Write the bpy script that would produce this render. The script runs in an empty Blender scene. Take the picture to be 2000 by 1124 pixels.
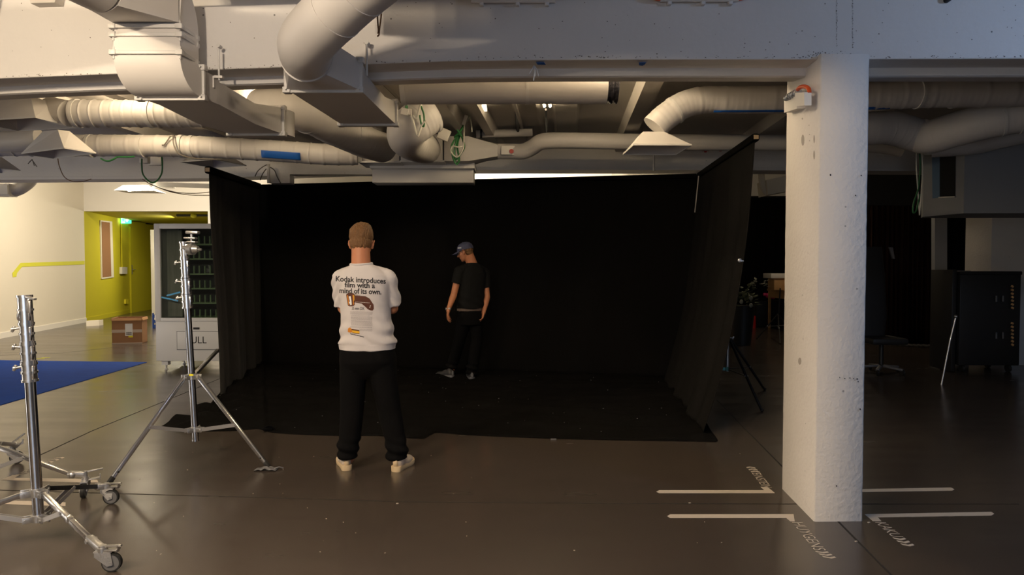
import bpy, bmesh, math, random
from mathutils import Vector, Matrix, Euler, Quaternion
from mathutils.bvhtree import BVHTree
random.seed(7)
PI = math.pi
C = bpy.context.scene.collection
V = Vector
# ------------------------------------------------------------------ camera
F = 1333.333; CH = 1.49; TH = math.atan(40.0 / F)
def ray(px, py):
    u = (px - 1000.0) / F; v = (562.0 - py) / F
    return V((u, math.cos(TH) + v * math.sin(TH), -math.sin(TH) + v * math.cos(TH)))
CAM = V((0, 0, CH))
def P(px, py, D):
    d = ray(px, py); return CAM + d * (D / d.y)
def G(px, py, z=0.0):
    d = ray(px, py); return CAM + d * ((z - CH) / d.z)
def onplane(px, py, p0, n):
    d = ray(px, py); return CAM + d * ((V(p0) - CAM).dot(n) / d.dot(n))
cam = bpy.data.cameras.new('camera'); cam.lens = 24.0; cam.sensor_width = 36.0; cam.clip_end = 200; cam.clip_start = 0.05
co = bpy.data.objects.new('camera', cam); C.objects.link(co)
co.location = CAM; co.rotation_euler = (PI / 2 - TH, 0, 0)
sc = bpy.context.scene; sc.camera = co
# ------------------------------------------------------------------ materials
def mat(name, col, rough=0.6, metal=0.0, var=0.0, vscale=3.0, bump=0.0, bscale=40.0, rvar=0.0, spots=0.0, sscale=9.0, sheen=0.0, spec=0.5, col2=None, detail=6, emit=None, estr=0.0, stretch=None):
    m = bpy.data.materials.new(name); m.use_nodes = True
    nt = m.node_tree; b = nt.nodes['Principled BSDF']; N = nt.nodes.new; L = nt.links.new
    b.inputs['Base Color'].default_value = (*col, 1); b.inputs['Roughness'].default_value = rough
    b.inputs['Metallic'].default_value = metal; b.inputs['Specular IOR Level'].default_value = spec
    if sheen: b.inputs['Sheen Weight'].default_value = sheen
    if emit: b.inputs['Emission Color'].default_value = (*emit, 1); b.inputs['Emission Strength'].default_value = estr
    tc = N('ShaderNodeTexCoord'); vec = tc.outputs['Object']
    if stretch:
        mp = N('ShaderNodeMapping'); mp.inputs['Scale'].default_value = stretch; L(vec, mp.inputs['Vector']); vec = mp.outputs['Vector']
    cur = None
    if var or col2:
        n = N('ShaderNodeTexNoise'); n.inputs['Scale'].default_value = vscale; n.inputs['Detail'].default_value = detail; n.inputs['Roughness'].default_value = 0.6; L(vec, n.inputs['Vector'])
        mx = N('ShaderNodeMix'); mx.data_type = 'RGBA'
        c2 = col2 if col2 else tuple(max(0, c * (1 - var)) for c in col)
        rp = N('ShaderNodeMapRange'); rp.inputs['From Min'].default_value = 0.2; rp.inputs['From Max'].default_value = 0.8; L(n.outputs['Fac'], rp.inputs['Value'])
        mx.inputs['A'].default_value = (*col, 1); mx.inputs['B'].default_value = (*c2, 1); L(rp.outputs['Result'], mx.inputs['Factor'])
        cur = mx.outputs['Result']
        if rvar:
            r2 = N('ShaderNodeMapRange'); r2.inputs['To Min'].default_value = rough - rvar; r2.inputs['To Max'].default_value = rough + rvar; L(n.outputs['Fac'], r2.inputs['Value']); L(r2.outputs['Result'], b.inputs['Roughness'])
    if spots:
        vo = N('ShaderNodeTexVoronoi'); vo.inputs['Scale'].default_value = sscale; vo.inputs['Randomness'].default_value = 1; L(vec, vo.inputs['Vector'])
        sz = N('ShaderNodeMath'); sz.operation = 'MULTIPLY'; sz.inputs[1].default_value = 0.11
        sx = N('ShaderNodeSeparateColor'); L(vo.outputs['Color'], sx.inputs['Color'])
        pw = N('ShaderNodeMath'); pw.operation = 'POWER'; pw.inputs[1].default_value = 9.0; L(sx.outputs['Red'], pw.inputs[0]); L(pw.outputs[0], sz.inputs[0])
        lt = N('ShaderNodeMath'); lt.operation = 'LESS_THAN'; L(vo.outputs['Distance'], lt.inputs[0]); L(sz.outputs[0], lt.inputs[1])
        ml = N('ShaderNodeMath'); ml.operation = 'MULTIPLY'; ml.inputs[1].default_value = spots; L(lt.outputs[0], ml.inputs[0])
        m2 = N('ShaderNodeMix'); m2.data_type = 'RGBA'; L(ml.outputs[0], m2.inputs['Factor'])
        if cur: L(cur, m2.inputs['A'])
        else: m2.inputs['A'].default_value = (*col, 1)
        m2.inputs['B'].default_value = (col[0] * .2, col[1] * .2, col[2] * .2, 1)
        cur = m2.outputs['Result']
    if cur: L(cur, b.inputs['Base Color'])
    if bump:
        n2 = N('ShaderNodeTexNoise'); n2.inputs['Scale'].default_value = bscale; n2.inputs['Detail'].default_value = 5; L(vec, n2.inputs['Vector'])
        bp = N('ShaderNodeBump'); bp.inputs['Strength'].default_value = bump; bp.inputs['Distance'].default_value = 0.01; L(n2.outputs['Fac'], bp.inputs['Height']); L(bp.outputs['Normal'], b.inputs['Normal'])
    return m
M = {}
M['concrete'] = mat('white_painted_concrete', (.74, .715, .69), .75, var=.08, vscale=1.6, bump=.35, bscale=28, spots=.85, sscale=11)
M['pillar'] = mat('rough_painted_concrete', (.78, .74, .70), .75, var=.06, vscale=3, bump=.55, bscale=38, spots=.6, sscale=14)
M['ceil'] = mat('ceiling_paint', (.66, .62, .57), .8, var=.15, vscale=1.2, bump=.2, bscale=20)
M['wall'] = mat('cream_wall_paint', (.74, .69, .58), .7, var=.04, vscale=1)
M['white'] = mat('white_wall_paint', (.80, .77, .71), .7, var=.04, vscale=1)
M['yellow'] = mat('lime_yellow_paint', (.56, .50, .010), .85, var=.06, vscale=1)
M['yellow_tape'] = mat('yellow_tape', (.68, .68, .05), .5)
M['floor'] = mat('dark_polished_floor', (.072, .057, .047), .24, var=.25, vscale=1.6, detail=3, rvar=.09, spec=.75, stretch=(.6, 2.2, 1))
M['joint'] = mat('floor_joint', (.012, .010, .009), .8)
M['duct'] = mat('duct_paint', (.62, .59, .56), .5, var=.06, vscale=2, bump=.05, bscale=12)
M['flange'] = mat('duct_flange', (.66, .64, .61), .4, var=.08, vscale=9)
M['galv'] = mat('galvanised_steel', (.62, .63, .65), .35, metal=.8, var=.2, vscale=12)
M['foil'] = mat('black_foil', (.05, .05, .06), .25, metal=.7, bump=.9, bscale=30)
M['chrome'] = mat('chrome_tube', (.72, .73, .76), .16, metal=1, var=.12, vscale=20)
M['satin'] = mat('satin_aluminium', (.80, .80, .81), .21, metal=.95)
M['cast'] = mat('cast_aluminium', (.60, .59, .58), .38, metal=.9, var=.2, vscale=30, bump=.15, bscale=90)
M['steelband'] = mat('flat_aluminium', (.55, .54, .54), .42, metal=.75)
M['rubber'] = mat('black_rubber', (.012, .012, .012), .6)
M['greyrubber'] = mat('grey_rubber', (.12, .12, .125), .6)
M['blackmetal'] = mat('black_metal', (.02, .02, .021), .42, metal=.4)
M['cloth'] = mat('black_molton_cloth', (.0054, .0050, .0047), .97, var=.3, vscale=14, bump=.4, bscale=160, spec=.04, stretch=(1, 1, .12))
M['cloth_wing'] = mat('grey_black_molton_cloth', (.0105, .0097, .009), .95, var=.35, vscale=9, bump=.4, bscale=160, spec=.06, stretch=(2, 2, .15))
M['cloth_grey'] = mat('sheen_toned_black_cloth', (.024, .022, .020), .95, var=.35, vscale=9, bump=.4, bscale=160, spec=.06, sheen=.06, stretch=(2, 2, .15))  # wing cloths: lighter black copies, slanting sheen put into their colour
M['cloth2'] = mat('black_curtain_cloth', (.004, .004, .0045), .97, spec=.04)
M['brown'] = mat('brown_curtain_cloth', (.030, .014, .010), .9, spec=.1)
M['batten'] = mat('pine_batten', (.62, .45, .28), .7, var=.25, vscale=12)
M['blue_mat'] = mat('blue_carpet', (.004, .062, .40), .9, var=.25, vscale=6, bump=.4, bscale=220, spec=.2)
M['blue_tape'] = mat('blue_tape', (.01, .10, .42), .5)
M['navy'] = mat('navy_cotton', (.060, .065, .125), .85, bump=.2, bscale=300)
M['card'] = mat('cardboard', (.33, .165, .075), .8, var=.12, vscale=6)
M['card_in'] = mat('cardboard_edge', (.50, .27, .12), .8)
M['packtape'] = mat('clear_packing_tape', (.52, .42, .34), .3)
M['paper'] = mat('white_paper', (.8, .8, .8), .7)
M['ink'] = mat('black_ink', (.012, .010, .012), .7)
M['postit'] = mat('yellow_sticker', (.85, .75, .03), .6)
M['floorpaint'] = mat('floor_marking_paint', (.58, .51, .43), .6, var=.08, vscale=14)
M['machine'] = mat('white_powder_coat', (.70, .70, .70), .42, var=.04, vscale=3)
M['machine_in'] = mat('machine_interior', (.020, .024, .034), .5)
M['shelf'] = mat('shelf_green_edge', (.24, .34, .20), .5)
M['glass_reflection'] = mat('grey_glass_reflection', (.46, .45, .42), .4, var=.6, vscale=3, stretch=(6, 6, .5))
M['crate'] = mat('blue_plastic', (.006, .03, .15), .45)
M['cork'] = mat('cork', (.33, .16, .07), .9, var=.2, vscale=60)
M['wood'] = mat('light_wood', (.62, .36, .15), .6, var=.2, vscale=8)
M['woodpaint'] = mat('cream_painted_wood', (.78, .72, .60), .6)
M['red'] = mat('red_plastic', (.5, .012, .012), .4)
M['pink'] = mat('pink_plastic', (.6, .03, .14), .5)
M['leaf'] = mat('green_leaf', (.13, .16, .09), .6, var=.3, vscale=8)
M['paleleaf'] = mat('pale_petal', (.42, .44, .36), .6)
M['darkplastic'] = mat('black_plastic', (.012, .012, .013), .5)
M['greyplastic'] = mat('grey_plastic', (.12, .12, .13), .5)
M['whiteplastic'] = mat('white_plastic', (.78, .75, .70), .45)
M['greencable'] = mat('green_cable', (.015, .13, .03), .5)
M['whitecable'] = mat('white_cable', (.68, .66, .58), .5)
M['greycable'] = mat('grey_cable', (.16, .14, .12), .6)
M['orange'] = mat('orange_cable', (.75, .10, .02), .4)
M['belt'] = mat('faded_belt', (.16, .11, .085), .7, var=.5, vscale=12)
M['redmetal'] = mat('red_metal', (.40, .03, .02), .5)
M['brasswire'] = mat('brown_wire', (.22, .13, .07), .6)
M['twine'] = mat('pale_twine', (.72, .72, .72), .8)
M['hole'] = mat('dark_opening', (.006, .006, .007), .8)
M['bluewindow'] = mat('blue_window_reveal', (.10, .19, .32), .5)
M['greybox'] = mat('grey_painted_wall', (.34, .35, .37), .7, var=.06, vscale=1)
M['skin'] = mat('skin', (.50, .195, .092), .55, var=.12, vscale=14, bump=.08, bscale=120)
M['lips'] = mat('lips', (.42, .14, .10), .5)
M['hair'] = mat('brown_hair', (.20, .092, .026), .6, var=.45, vscale=60, bump=.9, bscale=180, stretch=(1, 1, .25))
M['tee_white'] = mat('white_cotton', (.62, .575, .565), .9, bump=.12, bscale=26, spec=.2)
M['tee_black'] = mat('black_cotton', (.0075, .0075, .0075), .9, bump=.3, bscale=24, spec=.08)
M['trouser'] = mat('black_trouser_cloth', (.0034, .0032, .0034), .9, bump=.3, bscale=22, spec=.08)
M['shoe'] = mat('cream_knit', (.62, .52, .42), .8, bump=.4, bscale=220)
M['sole'] = mat('cream_rubber_sole', (.66, .50, .30), .6)
M['darkshoe'] = mat('dark_grey_shoe', (.028, .028, .03), .7)
M['eye'] = mat('eye_white', (.8, .8, .78), .2)
M['glasses'] = mat('silver_frame', (.7, .7, .72), .25, metal=.9)
M['film'] = mat('brown_film_print', (.085, .025, .012), .8)
M['amber'] = mat('amber_print', (.62, .22, .02), .8)
M['gold'] = mat('yellow_print', (.80, .45, .03), .8)
M['greyprint'] = mat('small_print', (.30, .27, .27), .8)
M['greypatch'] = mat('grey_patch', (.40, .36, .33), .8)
M['cyan'] = mat('turquoise_plastic', (.12, .42, .40), .5)
M['tube_light'] = mat('lit_tube', (1, 1, 1), .5, emit=(1, .78, .48), estr=45)
M['tube_hidden'] = mat('lit_bright_tube', (1, 1, 1), .5, emit=(1, .78, .48), estr=240)
M['tube_left'] = mat('lit_left_tube', (1, 1, 1), .5, emit=(1, .78, .48), estr=85)
M['far_light'] = mat('lit_lamp', (1, 1, 1), .5, emit=(1, .86, .62), estr=30)
M['dim_light'] = mat('lit_small_lamp', (1, 1, 1), .5, emit=(1, .80, .50), estr=2.2)
M['exit'] = mat('exit_sign_face', (.05, .6, .35), .4, emit=(.10, .95, .55), estr=1.4)
M['exit_w'] = mat('exit_sign_pictogram', (.9, 1, .95), .4, emit=(.8, 1, .95), estr=2.6)
def glassmat():
    m = bpy.data.materials.new('clear_glass'); m.use_nodes = True; nt = m.node_tree; nt.nodes.clear(); N = nt.nodes.new; L = nt.links.new
    o = N('ShaderNodeOutputMaterial'); t = N('ShaderNodeBsdfTransparent'); g = N('ShaderNodeBsdfGlossy'); x = N('ShaderNodeMixShader'); f = N('ShaderNodeFresnel')
    t.inputs[0].default_value = (.86, .90, .88, 1); g.inputs['Roughness'].default_value = .03; f.inputs[0].default_value = 1.45
    L(f.outputs[0], x.inputs[0]); L(t.outputs[0], x.inputs[1]); L(g.outputs[0], x.inputs[2]); L(x.outputs[0], o.inputs[0]); return m
M['glass'] = glassmat()
# ------------------------------------------------------------------ mesh builder
def frame_of(d):
    d = V(d).normalized(); a = V((0, 0, 1)) if abs(d.z) < .9 else V((1, 0, 0))
    x = a.cross(d).normalized(); return x, d.cross(x).normalized(), d
class MB:
    def __init__(s): s.b = bmesh.new(); s.mi = 0
    def _f(s, vs):
        try:
            f = s.b.faces.new(vs); f.material_index = s.mi; return f
        except ValueError: return None
    def box(s, c, size, rot=None, bev=0.0):
        m = Matrix.Translation(V(c)) @ (rot.to_4x4() if rot is not None else Matrix.Identity(4)) @ Matrix.Diagonal((size[0], size[1], size[2], 1))
        r = bmesh.ops.create_cube(s.b, size=1, matrix=m); vs = r['verts']
        fs = set(f for v in vs for f in v.link_faces)
        for f in fs: f.material_index = s.mi
        if bev:
            es = list(set(e for v in vs for e in v.link_edges))
            bmesh.ops.bevel(s.b, geom=es, offset=bev, segments=2, affect='EDGES', profile=.5)
        return s
    def bar(s, p0, p1, w, h, up=(0, 0, 1), bev=0.0):
        p0, p1 = V(p0), V(p1); d = (p1 - p0); L = d.length; d.normalize()
        x = d.cross(V(up)); x = x.normalized() if x.length > 1e-4 else V((1, 0, 0)); z = x.cross(d)
        return s.box((p0 + p1) / 2, (w, L, h), Matrix((x, d, z)).transposed(), bev)
    def ring(s, c, x, y, rx, ry, n):
        return [s.b.verts.new(c + x * (rx * math.cos(2 * PI * i / n)) + y * (ry * math.sin(2 * PI * i / n))) for i in range(n)]
    def skinr(s, rings, caps=True, close=True):
        for a, b in zip(rings, rings[1:]):
            n = len(a)
            for i in range(n if close else n - 1): s._f((a[i], a[(i + 1) % n], b[(i + 1) % n], b[i]))
        if caps:
            s._f(list(reversed(rings[0]))); s._f(rings[-1])
        return s
    def cyl(s, p0, p1, r0, r1=None, n=20, caps=True):
        p0, p1 = V(p0), V(p1); r1 = r0 if r1 is None else r1; x, y, d = frame_of(p1 - p0)
        return s.skinr([s.ring(p0, x, y, r0, r0, n), s.ring(p1, x, y, r1, r1, n)], caps)
    def ell(s, c, r, rot=None, u=20, v=14):
        c = V(c); R = rot if rot is not None else Matrix.Identity(3)
        nv = s.b.verts.new; T_ = lambda x, y, z: nv(c + R @ V((x * r[0], y * r[1], z * r[2])))
        rows = [[T_(math.sin(PI * j / v) * math.cos(2 * PI * i / u), math.sin(PI * j / v) * math.sin(2 * PI * i / u), -math.cos(PI * j / v)) for i in range(u)] for j in range(1, v)]
        lo, hi = T_(0, 0, -1), T_(0, 0, 1)
        for i in range(u):
            k = (i + 1) % u
            s._f((lo, rows[0][k], rows[0][i])); s._f((hi, rows[-1][i], rows[-1][k]))
        for a, b in zip(rows, rows[1:]):
            for i in range(u):
                k = (i + 1) % u; s._f((a[i], a[k], b[k], b[i]))
        return s
    def cap(s, p0, p1, r0, r1=None, n=16):
        r1 = r0 if r1 is None else r1
        s.cyl(p0, p1, r0, r1, n); s.ell(p0, (r0,) * 3, None, n, 10); s.ell(p1, (r1,) * 3, None, n, 10); return s
    def tube(s, pts, r, n=20, caps=True, smooth=0, rfun=None):
        pts = [V(p) for p in pts]
        if smooth: pts = spline(pts, smooth)
        L = 0; rings = []; px = None
        for i, p in enumerate(pts):
            a = pts[max(0, i - 1)]; b = pts[min(len(pts) - 1, i + 1)]; d = (b - a).normalized()
            if px is None: x, y, _ = frame_of(d)
            else:
                x = (px - d * px.dot(d)).normalized(); y = d.cross(x)
            px = x
            if i: L += (p - pts[i - 1]).length
            rr = rfun(L) if rfun else r
            rings.append(s.ring(p, x, y, rr, rr, n))
        return s.skinr(rings, caps)
    def poly(s, pts): return s._f([s.b.verts.new(V(p)) for p in pts])
    def prism(s, pts, ext):
        ext = V(ext); a = [s.b.verts.new(V(p)) for p in pts]; b = [s.b.verts.new(V(p) + ext) for p in pts]
        s._f(list(reversed(a))); s._f(b)
        for i in range(len(a)): s._f((a[i], a[(i + 1) % len(a)], b[(i + 1) % len(a)], b[i]))
        return s
    def loft(s, secs, caps=True):
        return s.skinr([[s.b.verts.new(V(p)) for p in sec] for sec in secs], caps)
    def grid(s, f, nu, nv):
        vs = [[s.b.verts.new(V(f(i / nu, j / nv))) for j in range(nv + 1)] for i in range(nu + 1)]
        for i in range(nu):
            for j in range(nv): s._f((vs[i][j], vs[i + 1][j], vs[i + 1][j + 1], vs[i][j + 1]))
        return s
    def build(s, name, m, parent=None, smooth=True, angle=38, solid=0.0, recalc=True):
        if recalc: bmesh.ops.recalc_face_normals(s.b, faces=s.b.faces)
        me = bpy.data.meshes.new(name); s.b.to_mesh(me); s.b.free()
        for k in (m if isinstance(m, (list, tuple)) else [m]): me.materials.append(M[k])
        if smooth and len(me.polygons):
            me.shade_smooth(); me.set_sharp_from_angle(angle=math.radians(angle))
        o = bpy.data.objects.new(name, me); C.objects.link(o)
        if solid:
            md = o.modifiers.new('thickness', 'SOLIDIFY'); md.thickness = solid; md.offset = 0
        if parent is not None: setpar(o, parent)
        return o
def worldloc(o):
    l = V(o.location)
    return l
def setpar(o, p):
    o.parent = p
    q = p; t = V((0, 0, 0))
    while q is not None and q.type == 'EMPTY': t += q.location; q = q.parent
    o.matrix_parent_inverse = Matrix.Translation(-t)
def spline(pts, k=8):
    out = []; n = len(pts)
    for i in range(n - 1):
        p0 = pts[max(0, i - 1)]; p1 = pts[i]; p2 = pts[i + 1]; p3 = pts[min(n - 1, i + 2)]
        for j in range(k):
            t = j / k
            out.append(0.5 * ((2 * p1) + (p2 - p0) * t + (2 * p0 - 5 * p1 + 4 * p2 - p3) * t * t + (3 * p1 - p0 - 3 * p2 + p3) * t ** 3))
    out.append(pts[-1]); return out
def T(name, label, cat, loc=(0, 0, 0), group=None):
    o = bpy.data.objects.new(name, None); C.objects.link(o); o.location = V(loc); o.empty_display_size = .1
    return tag(o, label, cat, group)
def tag(o, label, cat, group=None, kind=None):
    if label: o['label'] = label
    if cat: o['category'] = cat
    if group: o['group'] = group
    if kind: o['kind'] = kind
    return o
def struct(o, label=None):
    o['kind'] = 'structure'
    if label: o['label'] = label
    return o
YAW = math.radians(4.5); BX = V((math.cos(YAW), -math.sin(YAW), 0)); BN = V((math.sin(YAW), math.cos(YAW), 0))
def remesh(o, vox, it=4, disp=None):
    md = o.modifiers.new('r', 'REMESH'); md.mode = 'VOXEL'; md.voxel_size = vox
    if it:
        s = o.modifiers.new('s', 'SMOOTH'); s.factor = .5; s.iterations = it
    dg = bpy.context.evaluated_depsgraph_get(); dg.update()
    me = bpy.data.meshes.new_from_object(o.evaluated_get(dg)); o.modifiers.clear()
    mats = list(o.data.materials); o.data = me
    if not me.materials:
        for k in mats: me.materials.append(k)
    if disp:
        cs = [(v.co.copy(), v.normal.copy()) for v in me.vertices]
        flat = []
        for c_, n_ in cs: flat.extend(c_ + V(disp(c_, n_)))
        me.vertices.foreach_set('co', flat); me.update()
    me.shade_smooth(); return o
def spiral(r, pitch=.09, amp=.006):
    def f(L):
        t = (L % pitch) / pitch
        return r + (amp if t < .13 else 0) + .0012 * math.sin(L * 260)
    return f
def resample(pts, step):
    pts = spline([V(p) for p in pts], 24); out = [pts[0]]; acc = 0
    for a, b in zip(pts, pts[1:]):
        d = (b - a).length; t = step - acc
        while t <= d:
            out.append(a + (b - a) * (t / d)); t += step
        acc = d - (t - step)
    return out
# ------------------------------------------------------------------ floor, walls, ceiling
FLW0, FLW1, FLW2, FLW3 = G(0, 662), G(168, 630), G(253, 612), G(300, 604)
def ext(a, b, t): return a + (b - a) * t
LW0 = ext(FLW1, FLW0, 2.2); LWn = V((FLW1.y - FLW0.y, -(FLW1.x - FLW0.x), 0)).normalized()
if LWn.x < 0: LWn = -LWn
YWn = V((FLW2.y - FLW1.y, -(FLW2.x - FLW1.x), 0)).normalized()
if YWn.x < 0: YWn = -YWn
b = MB(); b.prism([(-15, -5, 0), (9.6, -5, 0), (9.6, 28, 0), (-15, 28, 0)], (0, 0, -.2))
b.mi = 1
def joint(pix, w=.008):
    pts = [G(x, y, .0008) for x, y in pix]
    for p, q in zip(pts, pts[1:]):
        d = (q - p).normalized(); s = d.cross(V((0, 0, 1))) * w
        b.poly([p - s, q - s, q + s, p + s])
joint([(-60, 956), (240, 965), (500, 972), (800, 981), (1250, 984), (1545, 985), (1990, 985)], .005)
joint([(1400, 782), (1470, 853), (1530, 914), (1640, 1022), (1745, 1128), (1800, 1180)], .006)
joint([(60, 898), (180, 842), (422, 743), (560, 688)], .007)
joint([(-40, 696), (120, 690), (250, 676), (310, 675)], .009)
struct(b.build('floor', ['floor', 'joint'], smooth=False), 'dark polished concrete floor with thin joints')
# left cream wall, yellow wall, bulkhead
b = MB(); HT = 4.3
def wallseg(p, q, z0, z1, n, th=.15):
    b.prism([V((p.x, p.y, z0)), V((q.x, q.y, z0)), V((q.x, q.y, z1)), V((p.x, p.y, z1))], -n * th)
wallseg(LW0, FLW1, 0, HT, LWn)
struct(b.build('wall_left', 'wall', smooth=False), 'cream side wall beyond the blue mat')
ZB = 2.99
b = MB(); FLW2.z = 0; FLW3b = ext(FLW2, FLW3, 1.6); YDn = V((FLW3.y - FLW2.y, -(FLW3.x - FLW2.x), 0)).normalized()
if YDn.x < 0: YDn = -YDn
wallseg(FLW1, FLW2, 0, ZB + .1, YWn); wallseg(FLW2, FLW3b, 0, ZB + .1, YDn)
DB = FLW1.y
b.box(((-12.8 - 8.2) / 2, 25.6, ZB / 2), (4.8, .15, ZB + .2))                   # end of the corridor
b.box(((-13.2 - 8.2) / 2, (DB + 25.6) / 2 + .1, ZB + .06), (5.2, 25.6 - DB, .1))     # its ceiling
struct(b.build('wall_corridor', 'yellow', smooth=False), 'lime yellow walls of the corridor with the exit door')
b = MB()
b.box(((-12.4 + 9.5) / 2, DB + .1, (ZB + HT) / 2), (21.9, .2, HT - ZB))
b.box(((-8.16 + 9.5) / 2, DB + .1, ZB / 2), (17.66, .2, ZB))
b.box((-8.1, (DB + 25.6) / 2 + .3, ZB / 2), (.12, 25.6 - DB, ZB))
struct(b.build('wall_back', 'white', smooth=False), 'white back wall and bulkhead over the yellow corridor')
b = MB(); b.box((2.75, 14.2, 2.15), (.15, 8.4, 4.3)); struct(b.build('unseen_light_block', 'white', smooth=False))  # unseen wall, added to keep the far lamps off the right side
b = MB(); b.box((9.6, 11.5, 2.1), (.2, 33, 4.4)); struct(b.build('wall_right', 'greybox', smooth=False))
b = MB(); b.box((-2.7, -5, 2.1), (25, .2, 4.4)); struct(b.build('wall_front', 'white', smooth=False))
b = MB()
wq = lambda p, q, n: b.prism([p + n * .0, q + n * .0, q + n * .02, p + n * .02], (0, 0, .12))
wq(LW0, FLW1, LWn); struct(b.build('baseboard_left', 'white', smooth=False))
b = MB(); wq(FLW1, FLW2, YWn); struct(b.build('baseboard_corridor', 'yellow', smooth=False))
# ceilings: a slab with ribs over the hall, a higher one beyond the far beam
b = MB(); ZC = 3.26
b.prism([(-15, -5, ZC), (9.6, -5, ZC), (9.6, 9.42, ZC), (-15, 11.25, ZC)], (0, 0, .2))
b.prism([(-15, -5, 3.2), (9.6, -5, 3.2), (9.6, 3.35, 3.2), (-15, 5.3, 3.2)], (0, 0, .05))
def rib(x, w, h, d0, d1, z=ZC):
    p = V((x, 0, z)) + BN * d0; q = V((x, 0, z)) + BN * d1
    s = BX * (w / 2); t = BX * (w / 2 - .03)
    b.loft([[p - s, p + s, p + t - V((0, 0, h)), p - t - V((0, 0, h))], [q - s, q + s, q + t - V((0, 0, h)), q - t - V((0, 0, h))]])
for x, w in ((-5.3, .2), (-4.35, .2), (-3.25, .22), (-2.3, .2), (-1.27, .16), (-.95, .16), (.78, .22), (2.45, .2), (3.5, .2), (4.6, .2)):
    rib(x, w, .14 if x == .78 else .13, 4.3, 9.8)
for x, w, h in ((-.55, .03, .05), (-.30, .02, .05), (.0, .30, .03), (-1.75, .03, .05)):
    rib(x, w, h, 4.3, 9.8)
for x, w, h in ((-3.75, .42, .125), (-1.78, .95, .106), (1.2, .5, .1), (3.4, .5, .1)):
    rib(x, w, h, -4.5, 3.98, 3.2)
b.box((-.9, .3, 3.074), (.10, 6.6, .30))  # unseen rib, placed to cut the warm lamps off the upper beam
struct(b.build('ceiling', 'ceil', smooth=False), 'pale ribbed concrete ceiling between the two beams')
b = MB(); b.box((-2.7, 18.2, HT + .05), (25, 19.6, .1)); b.prism([(9.6, 9.32, ZC), (-15, 11.15, ZC), (-15, 11.15, HT), (9.6, 9.32, HT)], (0, .1, 0))
struct(b.build('ceiling_far', 'white', smooth=False))
# beams
def beam(name, front, prof, m, label):
    """front: list of (point on the lower front edge). prof: (depth, dz) pairs from the front edge round the underside"""
    b = MB(); secs = []
    for p in front:
        sec = [V((p.x, p.y, p.z + 1.0)) if False else V((p.x, p.y, ZC + .02))]
        for c, dz in prof: sec.append(p + BN * c + V((0, 0, dz)))
        e = prof[-1][0]; sec.append(V((p.x, p.y, 0)) + BN * e + V((0, 0, ZC + .02)))
        secs.append(sec)
    b.loft(secs)
    return struct(b.build(name, m, smooth=True, angle=25), label)
def near_front(px, py):
    a = V((1.77, 3.99, 0)); d = ray(px, py); t = (a - CAM).dot(BN) / d.dot(BN); return CAM + d * t
nf = [near_front(x, y) for x, y in ((-2600, 268), (-200, 163), (0, 152), (225, 143), (410, 135), (640, 127), (870, 118.5), (1045, 116), (1250, 115), (1590, 114.5), (2000, 113), (2200, 113), (4600, 118))]
beam('beam', nf, [(0, 0), (.004, -.004), (.19, .0), (.195, -.044), (.215, -.05), (.44, -.015), (.60, .03)], 'concrete', 'white painted concrete beam across the ceiling above the pillar')
def far_front(px, py):
    a = V((-7.2, 10.35, 0)); d = ray(px, py); n = V((.0746, 1, 0)).normalized(); t = (a - CAM).dot(n) / d.dot(n); return CAM + d * t
ff = [far_front(x, y) for x, y in ((-900, 356), (-260, 353), (0, 352), (410, 349), (560, 343), (700, 338), (930, 333), (1330, 333), (1540, 334), (1800, 335), (2300, 336), (2900, 337))]
beam('beam', ff, [(0, .045), (-.03, .04), (-.03, 0), (.42, .01)], 'concrete', 'second concrete beam beyond the backdrop')
# panels of the far beam (column stub, wall strip)
b = MB()
def fpanel(x0, y0, x1, y1, D, th): b.prism([P(x0, y0, D), P(x1, y0, D), P(x1, y1, D), P(x0, y1, D)], (0, th, 0))
fpanel(526, 312, 566, 358, 9.75, .2); fpanel(566, 310, 732, 341, 9.72, .2)
struct(b.build('wall_stub', 'concrete', smooth=False), 'short pale wall piece above the black backdrop')
b = MB(); fpanel(560, 330, 735, 400, 14.6, .2); struct(b.build('wall_beyond', 'wall', smooth=False))
# pillar
pf0 = G(1590, 1020); pf1 = G(1685, 1019); pb0 = G(1527, 955)
dv = pb0 - pf0; zt = 2.712
b = MB()
def sq(z, k=0): return [pf0 + V((0, 0, z)), pf1 + V((0, 0, z)), pf1 + dv + V((0, 0, z)), pf0 + dv + V((0, 0, z))]
NZ = 60
secs = []
for i in range(NZ + 1):
    z = zt * i / NZ; s = sq(z); out = []
    for k in range(4):
        a, c2 = s[k], s[(k + 1) % 4]; p = s[k - 1]
        e1 = (c2 - a).normalized(); e0 = (p - a).normalized(); j = .0045 * (random.random() - .3)
        out.append(a + e0 * (.009 + j)); out.append(a + e1 * (.009 + j))
    secs.append(out)
b.loft(secs)
pil = struct(b.build('pillar', 'pillar', angle=50), 'rough white concrete pillar')
b = MB()   # shallow worn patches and lifting holes in its side
for x, y, w, h in ((1568, 274, 3.0, 11), (1590, 272, 1.3, 8), (1590, 303, 1.6, 9), (1567, 232, 1.2, 2), (1580, 245, .8, 1), (1581, 263, .8, 1.2), (1581, 275, .8, 1.2), (1562, 706, 3.2, 7)):
    n = V((dv.y, -dv.x, 0)).normalized(); n = n if n.x < 0 else -n
    ring = [onplane(x + w * math.cos(a), y + h * math.sin(a), pf0 + n * .0012, n) for a in [2 * PI * i / 14 for i in range(14)]]
    b.poly(ring)
b.build('worn_patch', 'greypatch', pil)
b = MB(); rr = random.Random(3)
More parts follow.
